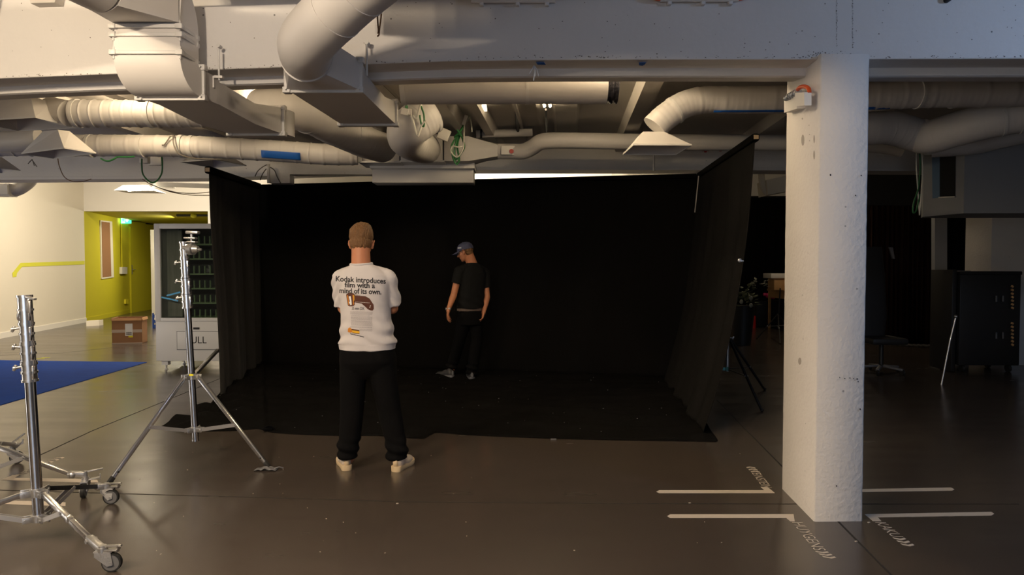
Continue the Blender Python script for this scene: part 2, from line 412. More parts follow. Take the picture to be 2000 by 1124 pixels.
for x, y, r in [(1622, 342, 1.6), (1682, 343, 1.2), (1671, 382, 1.1), (1650, 740, 1), (1660, 739, 1), (1667, 740, 1), (1674, 741, 1.4), (1676, 746, 1), (1640, 738, .8), (1634, 950, 1.2), (1680, 800, 1.4)]:
    n = V((0, -1, 0)); b.poly([onplane(x + r * math.cos(a), y + r * 1.3 * math.sin(a), pf0 + n * .0012, n) for a in [2 * PI * i / 8 for i in range(8)]])
b.build('pit', 'hole', pil)
# formwork cracks and chips on the near beam
b = MB(); rr = random.Random(5)
def chip(px, py, r, e=1.0):
    q = near_front(px, py) - BN * .0012
    a0 = rr.random() * 6; b.poly([q + BX * (r * e * math.cos(a0 + a)) + V((0, 0, r * math.sin(a0 + a) * (.6 + .7 * rr.random()))) for a in [2 * PI * i / 7 for i in range(7)]])
for x0, (ya, yb) in ((1634, (0, 92)), (1665, (0, 95))):
    y = ya
    while y < yb:
        chip(x0 + rr.uniform(-.8, .8), y, rr.uniform(.0015, .0035)); y += rr.uniform(1.2, 4)
for i in range(60): chip(rr.gauss(1600, 16), rr.gauss(112, 4) - 4, rr.uniform(.001, .004))
for i in range(34): chip(rr.gauss(1650, 10), rr.gauss(113, 5), rr.uniform(.001, .004))
for i in range(230):
    x = rr.uniform(0, 2000); yb = 152 - 38 * min(1, x / 1000) if x < 1000 else 114
    if x < 1000: yb = {0: 152, 1: 143, 2: 135, 3: 127, 4: 118}[min(4, int(x / 225))] - ((x / 225) % 1) * 8
    chip(x, yb - abs(rr.gauss(0, 2.5)) - .5, rr.uniform(.0012, .0035), 1.5)
for i in range(100): chip(rr.uniform(0, 2000), rr.uniform(0, 110), rr.uniform(.0015, .004))
nb = bpy.data.objects['beam']; b.build('chip', 'greycable', nb)
# corridor details
b = MB()

def onY(px, py, off=0.0): return onplane(px, py, FLW1 + YWn * off, YWn)
def onD(px, py, off=0.0): return onplane(px, py, FLW2 + YDn * off, YDn)
def onL(px, py, off=0.0): return onplane(px, py, FLW1 + LWn * off, LWn)
dz0 = 0.0
d0 = onD(254, 500); d1 = onD(301, 500); d0.z = d1.z = 0
b.prism([d0, d1, d1 + V((0, 0, 2.75)), d0 + V((0, 0, 2.75))], YDn * .03)
dob = struct(b.build('door_1', 'yellow', smooth=False), 'yellow corridor door below the exit sign')
b = MB(); q = onD(257, 527, .03); b.box(q, (.04, .05, .30)); b.cyl(q + YDn * .0, q + YDn * .07, .012); e = (d1 - d0).normalized(); b.cyl(q + YDn * .065, q + YDn * .065 + e * .16, .012)
b.build('door_handle', 'galv', dob)
b = MB()
b.prism([d0 - e * .06, d0, d0 + V((0, 0, 2.8)), d0 - e * .06 + V((0, 0, 2.8))], YDn * .045); b.build('door_frame', 'yellow', dob, smooth=False)
b = MB(); q = onD(276, 433, .06); q2 = onD(292, 436, .10); b.box(q2, (.1, .30, .09)); b.tube([onD(252, 432, .05), onD(272, 433, .14), q2], .012, 8)
b.build('door_closer', 'darkplastic', dob)
def sheet(o, px, off, th, n, pl, name, m, parent=None):
    b = MB(); b.prism([pl(x, y, off) for x, y in px], n * th); return b.build(name, m, parent, smooth=False)
t = T('notice_board', 'tall narrow cork notice board in a white frame on the yellow wall', 'notice board', onY(206, 490))
sheet(None, [(194, 430.5), (217, 433), (220.5, 542), (197, 545.5)], .0, .03, YWn, onY, 'frame', 'woodpaint', t)
sheet(None, [(198, 433), (214, 435), (217, 540), (200, 542)], .028, .008, YWn, onY, 'cork_panel', 'cork', t)
t = T('exit_sign', 'lit green and white emergency exit sign above the corridor door', 'exit sign', onY(244, 429))
def exq(px, off, th, nm, m):
    b = MB(); b.prism([onY(x, y, off) for x, y in px], YWn * th); return b.build(nm, m, t, smooth=False)
exq([(236, 422), (252, 422.5), (252, 437), (236, 437)], .02, .07, 'housing', 'exit')
exq([(237.2, 423.2), (244, 423.5), (244, 436), (237.2, 436)], .091, .004, 'arrow_panel', 'exit_w')
b = MB()   # running figure and arrow
for pts in ([(238.5, 427), (240.2, 426), (241.5, 430), (240.5, 434), (239.2, 434)], [(241.5, 428), (243, 427), (243, 434), (241.8, 434)]): b.prism([onY(x, y, .096) for x, y in pts], YWn * .003)
b.build('running_figure', 'exit', t, smooth=False)
b = MB(); b.prism([onY(x, y, .092) for x, y in [(246, 428), (249.5, 428), (249.5, 425.5), (251.2, 430), (248, 434.5), (246, 431.5)]], YWn * .003); b.build('arrow', 'exit_w', t, smooth=False)
t = T('light_switch', 'white switch box with a conduit rising to the exit sign', 'switch', onY(238, 529))
sheet(None, [(233.5, 522), (244, 522), (244, 535.5), (233.5, 535.5)], 0, .07, YWn, onY, 'switch_box', 'whiteplastic', t)
b = MB(); b.tube([onY(236.5, 437, .03), onY(237, 480, .03), onY(238, 522, .03)], .022, 8); b.build('conduit', 'yellow', t)
sheet(None, [(242.5, 585), (247.5, 585), (247.5, 594), (242.5, 594)], 0, .05, YWn, onY, 'wall_socket', 'postit')
tag(bpy.data.objects['wall_socket'], 'small socket low on the yellow wall beside the door', 'socket')
b = MB(); b.prism([onL(x, y, .004) for x, y in [(165, 510), (40, 514), (24, 534), (25, 542), (32, 540.5), (33, 534), (43, 521.5), (165, 517)]], LWn * .003)
tag(b.build('wall_tape', 'yellow_tape', smooth=False), 'yellow tape line with a bent arrow end on the cream wall', 'tape')
b = MB(); qa = P(345, 421, 18.95); qb = P(412, 421, 18.95); b.bar(qa, qb, .07, .06, bev=.01); tr = b.build('ceiling_track', 'darkplastic'); tag(tr, 'black track along the yellow corridor ceiling', 'ceiling track')
b = MB(); b.ell(P(378, 421.5, 18.9), (.08, .08, .07)); b.build('sensor', 'yellow_tape', tr)
# floor mat, boxes
b = MB(); b.prism([G(287, 708.5), G(-300, 701), G(-430, 850), G(0, 792.5)], (0, 0, .006)); tag(b.build('floor_mat', 'blue_mat', smooth=False), 'bright blue carpet mat lying on the dark floor', 'mat')
b = MB()
for x, y, a in ((78, 701, .3), (89, 699, .1)): b.box(G(x, y, .002), (.12, .05, .003), Matrix.Rotation(a, 3, 'Z'))
tag(b.build('floor_tape', 'yellow_tape', smooth=False), 'two scraps of yellow tape on the floor beyond the blue mat', 'tape')
b = MB(); p0 = G(168.5, 638); p1 = G(193.5, 636.5); w = (p1 - p0); b.prism([p0, p1, p1 + V((0, .18, 0)), p0 + V((0, .18, 0))], (0, 0, .14)); tag(b.build('wood_block', 'woodpaint', smooth=False), 'small pale wooden block at the corner of the yellow wall', 'block')
# cardboard box (open)
c0 = G(219, 672.5); c1 = G(277.5, 671); t = T('cardboard_box', 'open brown cardboard box with tape band and white label on the floor', 'cardboard box', c0)
ux = (c1 - c0); uy = V((-ux.y, ux.x, 0)).normalized() * .40; hz = .50; th = .008
b = MB(); un = ux.normalized(); vn = uy.normalized()
def side(p, q, n): b.prism([p, q, q + V((0, 0, hz)), p + V((0, 0, hz))], n * th)
side(c0, c1, vn); side(c0 + uy, c1 + uy, -vn); side(c0, c0 + uy, un); side(c1, c1 + uy, -un)
b.prism([c0, c1, c1 + uy, c0 + uy], (0, 0, th)); b.build('carton', 'card', t, smooth=False)
b = MB()
for p, q, n in ((c0, c1, -vn), (c0, c0 + uy, -un), (c1, c1 + uy, un), (c0 + uy, c1 + uy, vn)):
    p1_, q1_ = p + V((0, 0, hz)), q + V((0, 0, hz)); b.prism([p1_, q1_, q1_ + n * .012 - V((0, 0, .05)), p1_ + n * .012 - V((0, 0, .05))], n * .006)
b.build('folded_flap', 'card_in', t, smooth=False)
def bf(u, w, z0, z1, off, nm, m):
    b = MB(); p = c0 + ux * u - vn * off; q = c0 + ux * w - vn * off; b.prism([p + V((0, 0, z0)), q + V((0, 0, z0)), q + V((0, 0, z1)), p + V((0, 0, z1))], -vn * .0015); return b.build(nm, m, t, smooth=False)
bf(-.01, 1.01, .215, .275, .001, 'packing_tape', 'packtape'); bf(-.01, 1.01, .0, .02, .001, 'bottom_tape', 'packtape')
bf(.44, .69, .15, .39, .003, 'paper_label', 'paper')
b = MB()
for r_ in range(2):
    for k in range(7): p = c0 + ux * (.48 + .026 * k) - vn * .0052 + V((0, 0, .17 + .03 * r_)); b.prism([p, p + ux * .017, p + ux * .017 + V((0, 0, .022)), p + V((0, 0, .022))], -vn * .0006)
b.build('label_print', 'ink', t, smooth=False)
bf(.55, .70, .12, .155, .0055, 'sticker', 'postit')
# ------------------------------------------------------------------ text helper
def text_mesh(s, width=None, height=None, bold=0.0, italic=0.0, just='LEFT', font=None):
    cu = bpy.data.curves.new('lettering', 'FONT'); cu.body = s; cu.size = 1; cu.offset = bold; cu.shear = italic; cu.align_x = 'LEFT'; cu.resolution_u = 4
    o = bpy.data.objects.new('lettering', cu); C.objects.link(o); dg = bpy.context.evaluated_depsgraph_get(); dg.update()
    me = bpy.data.meshes.new_from_object(o.evaluated_get(dg)); bpy.data.objects.remove(o); bpy.data.curves.remove(cu)
    xs = [v.co.x for v in me.vertices]; ys = [v.co.y for v in me.vertices]
    x0, x1, y0, y1 = min(xs), max(xs), 0.0, max(ys)
    sx = width / (x1 - x0) if width else None; sy = height / y1 if height else sx
    sx = sx or sy
    for v in me.vertices: v.co.x = (v.co.x - x0) * sx; v.co.y *= sy
    return me
def text_into(b, me, fn):
    vs = [b.b.verts.new(V(fn(v.co.x, v.co.y))) for v in me.vertices]
    for p in me.polygons:
        b._f([vs[i] for i in p.vertices])
# ------------------------------------------------------------------ floor markings
ZM = .0010
def mark(b, pix): b.prism([G(x, y, .0003) for x, y in pix], (0, 0, ZM))
def K(pts): return [(1250 + x / 2.667, 850 + y / 2.667) for x, y in pts]
def floor_sign(name_label, cat, bars, word, a_near, a_far, read_dir, h, chev):
    """word painted on the floor; a_start -> a_end is the baseline"""
    b = MB()
    for pix in bars: mark(b, pix)
    fm = b.build('painted_bar', 'floorpaint', smooth=False); tag(fm, name_label, cat)
    fm.name = 'floor_marking'
    d = (a_far - a_near); L = d.length; d.normalize(); up = V((-d.y, d.x, 0))
    me = text_mesh(word, width=L, height=h, bold=-.004)
    b = MB(); text_into(b, me, lambda x, y: a_near + d * x + up * y + V((0, 0, .0013))); b.build('lettering', 'floorpaint', fm, smooth=False, recalc=False)
    b = MB()
    p0 = chev[0]; cd = (chev[1] - p0); CL = cd.length; cd.normalize(); s = CL / 3.4; cu = up if cd.dot(d) > 0 else up
    for k in range(3):
        q = p0 + cd * (s * k * 1.1); m_ = h / 2; w = s * .52
        b.prism([q + V((0, 0, .0003)), q + cd * w + V((0, 0, .0003)), q + cd * (w + s * .45) + cu * m_ + V((0, 0, .0003)), q + cd * w + cu * h + V((0, 0, .0003)), q + cu * h + V((0, 0, .0003)), q + cd * (s * .45) + cu * m_ + V((0, 0, .0003))], (0, 0, ZM))
    b.build('chevrons', 'floorpaint', fm, smooth=False)
    return fm
floor_sign('EINSTEIN floor marking beside the white pillar, with an L shaped bar', 'floor marking', [K([(85, 297), (100, 289), (648, 289), (628, 272), (664, 272), (703, 304), (100, 304)])], 'EINSTEIN', G(1468.3, 925), G(1489.5, 953.3), 1, .062, (G(1468, 923.5), G(1454.5, 911)))
floor_sign('HUYGENS floor marking in front of the white pillar, with an L shaped bar', 'floor marking', [K([(142, 424), (157, 415), (800, 414), (806, 452), (784, 452), (762, 434), (157, 434)])], 'HUYGENS', G(1546.5, 1021), G(1590.5, 1076), 1, .062, (G(1591.5, 1077), G(1613, 1092.5)))
floor_sign('KAKU floor marking to the side of the pillar foot, with an L shaped bar', 'floor marking', [K([(1170, 415), (1180, 414), (1830, 402), (1845, 412), (1830, 421), (1238, 430), (1257, 450), (1213, 450)])], 'KAKU', G(1708.5, 1021), G(1742, 1049.5), 1, .062, (G(1743, 1050.5), G(1767, 1069)))
b = MB(); mark(b, K([(1120, 284), (1620, 275), (1638, 285), (1625, 291), (1120, 299)])); tag(b.build('floor_marking', 'floorpaint', smooth=False), 'plain cream stripe on the floor behind the pillar', 'floor marking')
floor_sign('EINSTEIN floor marking under the chrome rolling stand, mostly hidden by its legs', 'floor marking', [[(2, 938.5), (24, 929), (38, 928.5), (29, 934), (140, 936), (190, 938), (192, 943), (140, 943), (60, 940)]], 'EINSTEIN', G(81, 906.5), G(30, 928), 1, .062, (G(84, 905), G(117, 892.5)))
b = MB(); mark(b, [(8, 985), (19, 978.5), (94, 980.5), (128, 982), (128, 989), (60, 987.5)]); tag(b.build('floor_marking', 'floorpaint', smooth=False), 'plain cream stripe on the floor under the chrome rolling stand', 'floor marking')
# ------------------------------------------------------------------ vending machine
mD = 9.8; mx0 = P(302.5, 600, mD).x; mW = 1.16; mdep = .75
t = T('vending_machine', 'white glass fronted vending machine with green edged shelves behind the tripod stand', 'vending machine', (mx0 + mW / 2, mD, 0))
zt_ = P(302, 437, mD).z; zg0 = P(302, 628, mD).z; zb = P(315, 706, mD).z
def mb(x0, x1, y0, y1, z0, z1, nm, m, bev=.0, par=None):
    b = MB(); b.box((mx0 + (x0 + x1) / 2, mD + (y0 + y1) / 2, (z0 + z1) / 2), (x1 - x0, y1 - y0, z1 - z0), None, bev); return b.build(nm, m, par or t, smooth=bool(bev))
b = MB()
def bb(x0, x1, y0, y1, z0, z1): b.box((mx0 + (x0 + x1) / 2, mD + (y0 + y1) / 2, (z0 + z1) / 2), (x1 - x0, y1 - y0, z1 - z0), None, .006)
bb(0, .03, .03, mdep, zb, zt_); bb(mW - .03, mW, .03, mdep, zb, zt_); bb(0, mW, .03, mdep, zt_ - .03, zt_); bb(0, mW, mdep - .03, mdep, zb, zt_); bb(0, mW, .012, mdep, zb, zg0)
b.build('cabinet', 'machine', t)
b = MB(); bb(0, .085, 0, .05, zg0 - .005, zt_); bb(mW - .085, mW, 0, .05, zg0 - .005, zt_); bb(.07, mW - .07, 0, .05, zt_ - .075, zt_); bb(.07, mW - .07, 0, .05, zg0 - .005, zg0 + .05)
b.build('door_frame', 'machine', t)
mb(.08, mW - .08, .02, .028, zg0 + .045, zt_ - .07, 'glass_pane', 'glass')
b = MB(); bb(.04, mW - .04, mdep - .1, mdep - .06, zg0 + .02, zt_ - .04); b.build('back_panel', 'machine_in', t)
mb(.085, .30, .20, .23, zg0 + .05, zt_ - .08, 'reflection_panel', 'glass_reflection')  # streaked grey panel in place of the reflection on the glass
for k in range(6):
    z = P(400, [477.5, 506, 535.5, 564, 592.5, 621][k], mD + .25).z
    s = mb(.31, mW - .09, .25, mdep - .1, z - .012, z + .008, 'shelf', 'shelf')
    for j in range(9):
        b = MB(); x = .37 + .079 * j; b.box((mx0 + x, mD + .27, z + .06), (.013, .03, .12)); b.build('divider', 'shelf', s, smooth=False)
for k, x in ((2, .62), (5, .80)):
    z = P(400, [477.5, 506, 535.5, 564, 592.5, 621][k], mD + .25).z
    b = MB(); b.box((mx0 + x, mD + .34, z + .05), (.07, .06, .07), None, .01); b.cyl((mx0 + x + .02, mD + .34, z + .08), (mx0 + x + .02, mD + .34, z + .13), .02); b.build('item_pusher', 'greyplastic', t)
z0h, z1h = P(345, 683, mD).z, P(345, 648, mD).z
mb(.315, mW - .06, -.006, .02, z0h, z1h, 'pickup_flap', 'machine', .004)
b = MB(); bb(.305, mW - .05, -.002, .016, z0h - .005, z0h); bb(.310, .315, -.002, .016, z0h, z1h + .005); bb(.305, mW - .05, -.002, .016, z1h, z1h + .005); b.build('flap_gap', 'greyplastic', t)
me = text_mesh('PULL', width=P(404, 671, mD).x - P(364.5, 671, mD).x, height=.098, bold=.004)
xP = P(364.5, 671, mD).x; zP = P(357, 671, mD).z
b = MB(); text_into(b, me, lambda x, y: (xP + x, mD - .0075, zP + y)); b.build('lettering', 'ink', t, smooth=False, recalc=False)
mb(P(377, 640, mD).x - mx0, P(389, 640, mD).x - mx0, .004, .02, P(380, 644, mD).z, P(380, 640, mD).z, 'coin_slot', 'darkplastic')
for x in (.1, mW - .1, ):
    for y in (.1, mdep - .1):
        b = MB(); b.box((mx0 + x, mD + y, zb - .03), (.09, .08, .07)); b.cyl((mx0 + x, mD + y, 0.012), (mx0 + x, mD + y, zb - .06), .014); b.cyl((mx0 + x, mD + y, 0), (mx0 + x, mD + y, .016), .032, .02)
        b.build('foot', 'machine', t)
b = MB()
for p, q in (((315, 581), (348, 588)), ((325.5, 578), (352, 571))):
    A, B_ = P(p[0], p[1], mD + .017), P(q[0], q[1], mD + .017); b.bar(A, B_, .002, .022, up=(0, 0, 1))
M['bluestrip'] = mat('light_blue_reflection', (.10, .42, .80), .5)
b.build('blue_reflection_strip', 'bluestrip', t, smooth=False)  # blue reflections on the glass, modelled as thin coloured strips
# white board and blue crate behind the machine
b = MB(); b.prism([G(296.5, 617), G(330, 617), P(330, 449, G(330, 617).y), P(293.5, 449, G(296.5, 617).y)], (0, .06, 0)); ob = b.build('white_board', 'white', smooth=False); tag(ob, 'tall white board standing behind the vending machine', 'board'); ob.location.z = .0
b = MB(); q = G(299.5, 642); w = .34; h = P(299, 612, q.y).z
for zz in (0, h * .33, h * .66):
    b.box((q.x + .28, q.y, zz + h * .13), (.56, .02, h * .2)); b.box((q.x + .28, q.y + .4, zz + h * .13), (.56, .02, h * .2)); b.box((q.x, q.y + .2, zz + h * .13), (.02, .4, h * .2)); b.box((q.x + .56, q.y + .2, zz + h * .13), (.02, .4, h * .2))
for x in (0, .19, .37, .56):
    b.box((q.x + x, q.y - .002, h / 2), (.03, .03, h)); b.box((q.x + x, q.y + .402, h / 2), (.03, .03, h))
b.box((q.x + .28, q.y + .2, .01), (.56, .4, .02))
t = T('plastic_crate', 'blue slatted plastic crate half hidden behind the vending machine', 'crate', q); b.build('crate_body', 'crate', t, smooth=False)
b = MB(); b.box((q.x + .12, q.y - .02, h * .72), (.14, .006, .12)); b.build('white_mark', 'paper', t, smooth=False)
# ------------------------------------------------------------------ ducts
def rsec(x0, x1, z0, z1, y): return [V((x0, y, z0)), V((x1, y, z0)), V((x1, y, z1)), V((x0, y, z1))]
def flange_band(par, x0, x1, z0, z1, y, o=.016, w=.03, vertical=False, y1=None, studs=True):
    b = MB()
    if not vertical:   # a frame round a section facing the camera
        for (a0, a1, c0, c1) in ((x0 - o, x1 + o, z0 - o, z0 + .004), (x0 - o, x1 + o, z1 - .004, z1 + o), (x0 - o, x0 + .004, z0, z1), (x1 - .004, x1 + o, z0, z1)):
            b.box(((a0 + a1) / 2, y, (c0 + c1) / 2), (a1 - a0, w, c1 - c0), None, .003)
        if studs:
            for cx, cz in ((x0, z0), (x1, z0), (x0, z1), (x1, z1)): b.box((cx, y, cz), (.045, w + .02, .035), None, .004); b.cyl((cx, y - .04, cz), (cx, y + .04, cz), .006, n=8)
    else:              # a frame round a vertical neck, at height z0
        for (a0, a1, c0, c1) in ((x0 - o, x1 + o, y - o, y + .004), (x0 - o, x1 + o, y1 - .004, y1 + o), (x0 - o, x0 + .004, y, y1), (x1 - .004, x1 + o, y, y1)):
            b.box(((a0 + a1) / 2, (c0 + c1) / 2, z0), (a1 - a0, c1 - c0, w), None, .003)
        if studs:
            for cx, cy in ((x0, y), (x1, y), (x0, y1), (x1, y1)): b.box((cx, cy, z0), (.04, .04, w + .008), None, .004); b.cyl((cx, cy, z0 - .035), (cx, cy, z0 + .035), .006, n=8)
    return b.build('flange', 'flange', par)
# --- left duct: comes from the camera side, drops, turns under the beam
t = T('ventilation_duct', 'rectangular grey white duct dropping in a stepped elbow under the beam, leftmost of the two', 'duct', P(300, 100, 4.0))
Df = 3.95; X0 = P(222, 110, Df).x; X1 = P(352, 110, Df).x; Db = Df + .19
zA = P(290, 110, Df).z; zB = P(325, 195, 4.2).z
secs = []
R = Db - Df; Rz = zA - zB
for k in range(11):
    a = PI / 2 * k / 10
    yo, zo = Db - R * math.cos(a), zA - Rz * math.sin(a)
    sh = .17 * (yo - Df)
    yi, zi = Db - .006 * math.cos(a), zA - .006 * math.sin(a)
    secs.append([V((X0 + sh, yo, zo)), V((X1 + sh, yo, zo)), V((X1 + .17 * (yi - Df), yi, zi)), V((X0 + .17 * (yi - Df), yi, zi))])
b = MB(); b.loft(secs); b.build('lower_elbow', 'duct', t, angle=30)
zN = P(280, 50, Df).z
b = MB(); b.loft([[V((X0, Df, z)), V((X1, Df, z)), V((X1 + .02, Db, z)), V((X0 + .02, Db, z))] for z in (zA, zN)]); b.build('neck', 'duct', t)
for yy in (103, 68, 52): flange_band(t, X0, X1, P(280, yy, Df).z, 0, Df, vertical=True, y1=Db, w=.022)
secs = []
zt = 3.11
for k in range(9):   # upper elbow turning towards the camera
    a = PI / 2 * k / 8
    yb_, zb_ = Df + (Db - Df) * math.cos(a), zN + (zt - zN) * math.sin(a)
    secs.append([V((X0, Df, zN + .004 * k)), V((X1, Df, zN + .004 * k)), V((X1 + .02, yb_, zb_)), V((X0 + .02, yb_, zb_))])
b = MB(); b.loft(secs); b.build('upper_elbow', 'duct', t, angle=30)
cc = P(196, -22, 3.66); rc = .125
rec = []
NN = 32
for i in range(NN):
    a = 2 * PI * i / NN; c_, s_ = math.cos(a), math.sin(a); k = 1 / max(abs(c_), abs(s_))
    rec.append(V(((X0 + X1) / 2 + (X1 - X0) / 2 * c_ * k, Df - .01, (zN + zt) / 2 + (zt - zN - .03) / 2 * s_ * k)))
cir = [cc + V((rc * math.cos(2 * PI * i / NN), 0, rc * math.sin(2 * PI * i / NN))) for i in range(NN)]
b = MB(); b.loft([rec, cir]); b.build('square_to_round', 'duct', t, angle=30)
b = MB(); b.tube([cc, cc + V((-.06, -.3, .0)), cc + V((-.25, -1.0, .0)), cc + V((-.5, -2, 0))], rc, 28); b.build('round_pipe', 'duct', t)
W = X1 - X0; sx = .17 * R
e0 = (X0 + sx, X1 + sx); De = 5.26; ex0 = P(450, 262, De).x; ex1 = P(553, 262, De).x; ze = P(500, 262, De).z
b = MB(); b.loft([rsec(e0[0], e0[1], zB, zB + .17, Db), rsec(e0[0] + .02, e0[1] + .02, zB, zB + .165, 4.28), rsec(e0[0] + .03, e0[1] + .03, zB, zB + .14, 4.33), rsec(ex0 - .08, ex1 - .08, (zB + ze) / 2, zB + .145, 4.9), rsec(ex0, ex1, ze, ze + .20, De)]); b.build('straight_run', 'duct', t, angle=20)
flange_band(t, e0[0], e0[1], zB, zB + .18, Db + .02)
flange_band(t, ex0, ex1, ze, ze + .2, De, w=.04)
b = MB(); secs = []
for k in range(9):
    a = PI / 2 * k / 8; secs.append(rsec(ex0, ex1 + .05 * math.sin(a), ze + .004, ze + .198, De + .02 + .14 * math.sin(a)) if k < 1 else rsec(ex0, ex1 + .055 * math.sin(a) - .02 * (1 - math.cos(a)), ze + .004, ze + .198, De + .02 + .15 * (k / 8)))
b.loft(secs); b.build('end_elbow', 'duct', t, angle=30)
b = MB()
for px, py in ((427, 96),):
    q = P(px, py, 4.19); b.cyl(q, q + V((0, 0, -.19)), .006, n=8); b.cyl(q + V((0, -.01, .02)), q + V((0, .03, .02)), .012, n=10)
    z_ = q + V((0, 0, -.17)); b.box(z_, (.05, .03, .015)); b.box(z_ + V((-.03, 0, -.03)), (.008, .025, .07))
b.build('hanger_rod', 'flange', t)
# --- second duct: round elbow into a square box under the beam
t = T('ventilation_duct', 'fat round elbow duct sweeping down into a square duct under the beam', 'duct', P(620, 100, 3.9))
fx0 = P(560, 177, 4.05).x; fx1 = P(703, 175, 4.05).x; fz0 = P(630, 176, 4.05).z; fz1 = fz0 + .175
rd = .142
path = [P(1160, -265, 2.7), P(940, -175, 2.9), P(790, -90, 3.1), P(700, -20, 3.28), P(662, 15, 3.38), P(622, 54, 3.50), P(598, 84, 3.62), P(597, 103, 3.76), P(598, 108, 3.86)]
b = MB(); b.tube(path, rd, 36, smooth=10); b.build('round_elbow', 'duct', t)
q, q2 = P(700, -20, 3.28), P(662, 15, 3.38); d = (q2 - q).normalized(); cq = P(598, 108, 3.80)
for a_, d_, l_, k_ in ((q2 + d * .02, d, .008, .003), (q - d * .02, d, .008, .003), (cq, V((0, 1, 0)), .02, .005)):
    b = MB(); b.cyl(a_, a_ + d_ * l_, rd + k_, n=40); b.build('seam_band', 'duct', t)
rec = []
for i in range(NN):
    a = 2 * PI * i / NN; c_, s_ = math.cos(a), math.sin(a); k = 1 / max(abs(c_), abs(s_))
    rec.append(V(((fx0 + fx1) / 2 + (fx1 - fx0) / 2 * c_ * k, 4.05, (fz0 + fz1) / 2 + (fz1 - fz0) / 2 * s_ * k)))
cq = P(598, 108, 3.81); cir = [cq + V((rd * math.cos(2 * PI * i / NN), 0, rd * math.sin(2 * PI * i / NN))) for i in range(NN)]
b = MB(); b.loft([cir, [p + V((0, .012, 0)) for p in cir], rec]); b.build('square_to_round', 'duct', t, angle=30)
flange_band(t, fx0, fx1, fz0, fz1, 4.06)
gx0 = P(665, 243, 5.27).x; gx1 = P(772, 241, 5.27).x; gz = P(720, 242, 5.27).z
b = MB(); b.loft([rsec(fx0, fx1, fz0, fz1, 4.07), rsec(fx0, fx1, fz0 + .01, fz1 - .005, 4.18), rsec(fx0, fx1, fz0 + .012, fz0 + .135, 4.24), rsec(gx0, gx1, gz - .02, gz + .10, 4.85), rsec(gx0, gx1, gz, gz + .17, 5.27)]); b.build('straight_run', 'duct', t, angle=20)
flange_band(t, gx0, gx1, gz, gz + .17, 5.29, w=.05)
b = MB(); q = P(716, 86, 4.13); b.cyl(q, q + V((0, 0, -.19)), .007, n=8); b.cyl(q + V((0, -.01, .01)), q + V((0, .04, .01)), .014, n=10); b.build('hanger_rod', 'flange', t)
# --- round ducts along the hall
def round_duct(label, pts, r, spiral_=True, seg=30, group=None, parts=True, step=.012, pitch=.10, amp=.007):
    o = T('vent_duct', label, 'duct', pts[0])
    b = MB()
    if spiral_: b.tube(resample(pts, step), r, seg, rfun=spiral(r, pitch, amp))
    else: b.tube(pts, r, seg, smooth=10)
    b.build('duct_pipe', 'duct', o, angle=50)
    return o
def bands(o, items, r, name='joint_band'):
    for p, d, w in items:
        b = MB(); d = V(d).normalized(); b.cyl(p - d * w / 2, p + d * w / 2, r, n=32); b.build(name, 'flange', o)
d5 = round_duct('spiral wound round duct running from the large hood to behind the stepped duct', [P(146, 222, 6.5), P(250, 222, 6.5), P(400, 222, 6.5), P(505, 221, 6.5)], .125)
bands(d5, [(P(152, 222, 6.5), (1, 0, 0), .03), (P(296, 222, 6.5), (1, 0, 0), .04)], .134)
d4 = round_duct('long round duct with blue tape running from the left to the box duct', [P(-60, 284, 7.9), P(100, 284, 8.0), P(350, 286, 8.1), P(520, 294, 8.2), P(640, 302, 8.25), P(699, 302, 8.3)], .125, step=.014, pitch=.16, amp=.005)
bands(d4, [(P(178, 285, 8.02), (1, 0, 0), .03), (P(278, 286, 8.06), (1, 0, 0), .05), (P(356, 286, 8.1), (1, 0, 0), .05), (P(376, 287, 8.12), (1, 0, 0), .05)], .134)
def tape_on(o, pts, r, a0, a1, m, name='tape_or_gap_strip', n=10):
    """strip of tape wrapped on the lower front of a pipe"""
    b = MB(); pts = [V(p) for p in pts]
    d = (pts[-1] - pts[0]).normalized(); fr = V((0, -1, 0)); fr = (fr - d * fr.dot(d)).normalized(); dn = d.cross(fr); dn = dn if dn.z < 0 else -dn
    b.grid(lambda u, v: pts[0].lerp(pts[-1], u) + (fr * math.cos(a0 + (a1 - a0) * v) + dn * math.sin(a0 + (a1 - a0) * v)) * (r + .007), 8, n)
    b.build(name, m, o, solid=.002)
tape_on(d4, [P(517, 295, 8.2), P(592, 300, 8.22)], .127, .10, .78, 'blue_tape')
b = MB()
for q in (P(341, 265, 8.0),):
    b.tube([q, q + V((-.02, -.06, -.02)), q + V((-.09, -.06, -.12)), q + V((-.12, -.05, -.12))], .008, 8); b.tube([q, q + V((.02, -.08, -.05)), q + V((.05, -.10, -.16)), q + V((.11, -.08, -.24)), q + V((.3, .02, -.27)), q + V((.5, .1, -.26))], .008, 8, smooth=5)
b.build('dangling_strap', 'greycable', d4)
d3 = round_duct('ribbed round duct slanting away from the left elbow to the box duct', [P(508, 212, 6.35), P(545, 211, 6.25), P(578, 216, 6.2), P(612, 228, 6.3), P(660, 253, 6.7), P(715, 278, 7.35), P(748, 289, 8.02)], .168, step=.014, pitch=.05, amp=.003)
bands(d3, [(P(562, 212.5, 6.22), (1, 0, -.05), .035), (P(603, 225, 6.27), P(660, 253, 6.7) - P(595, 221, 6.22), .02), (P(676, 259, 6.87), P(700, 272, 7.2) - P(660, 252, 6.7), .03)], .175)
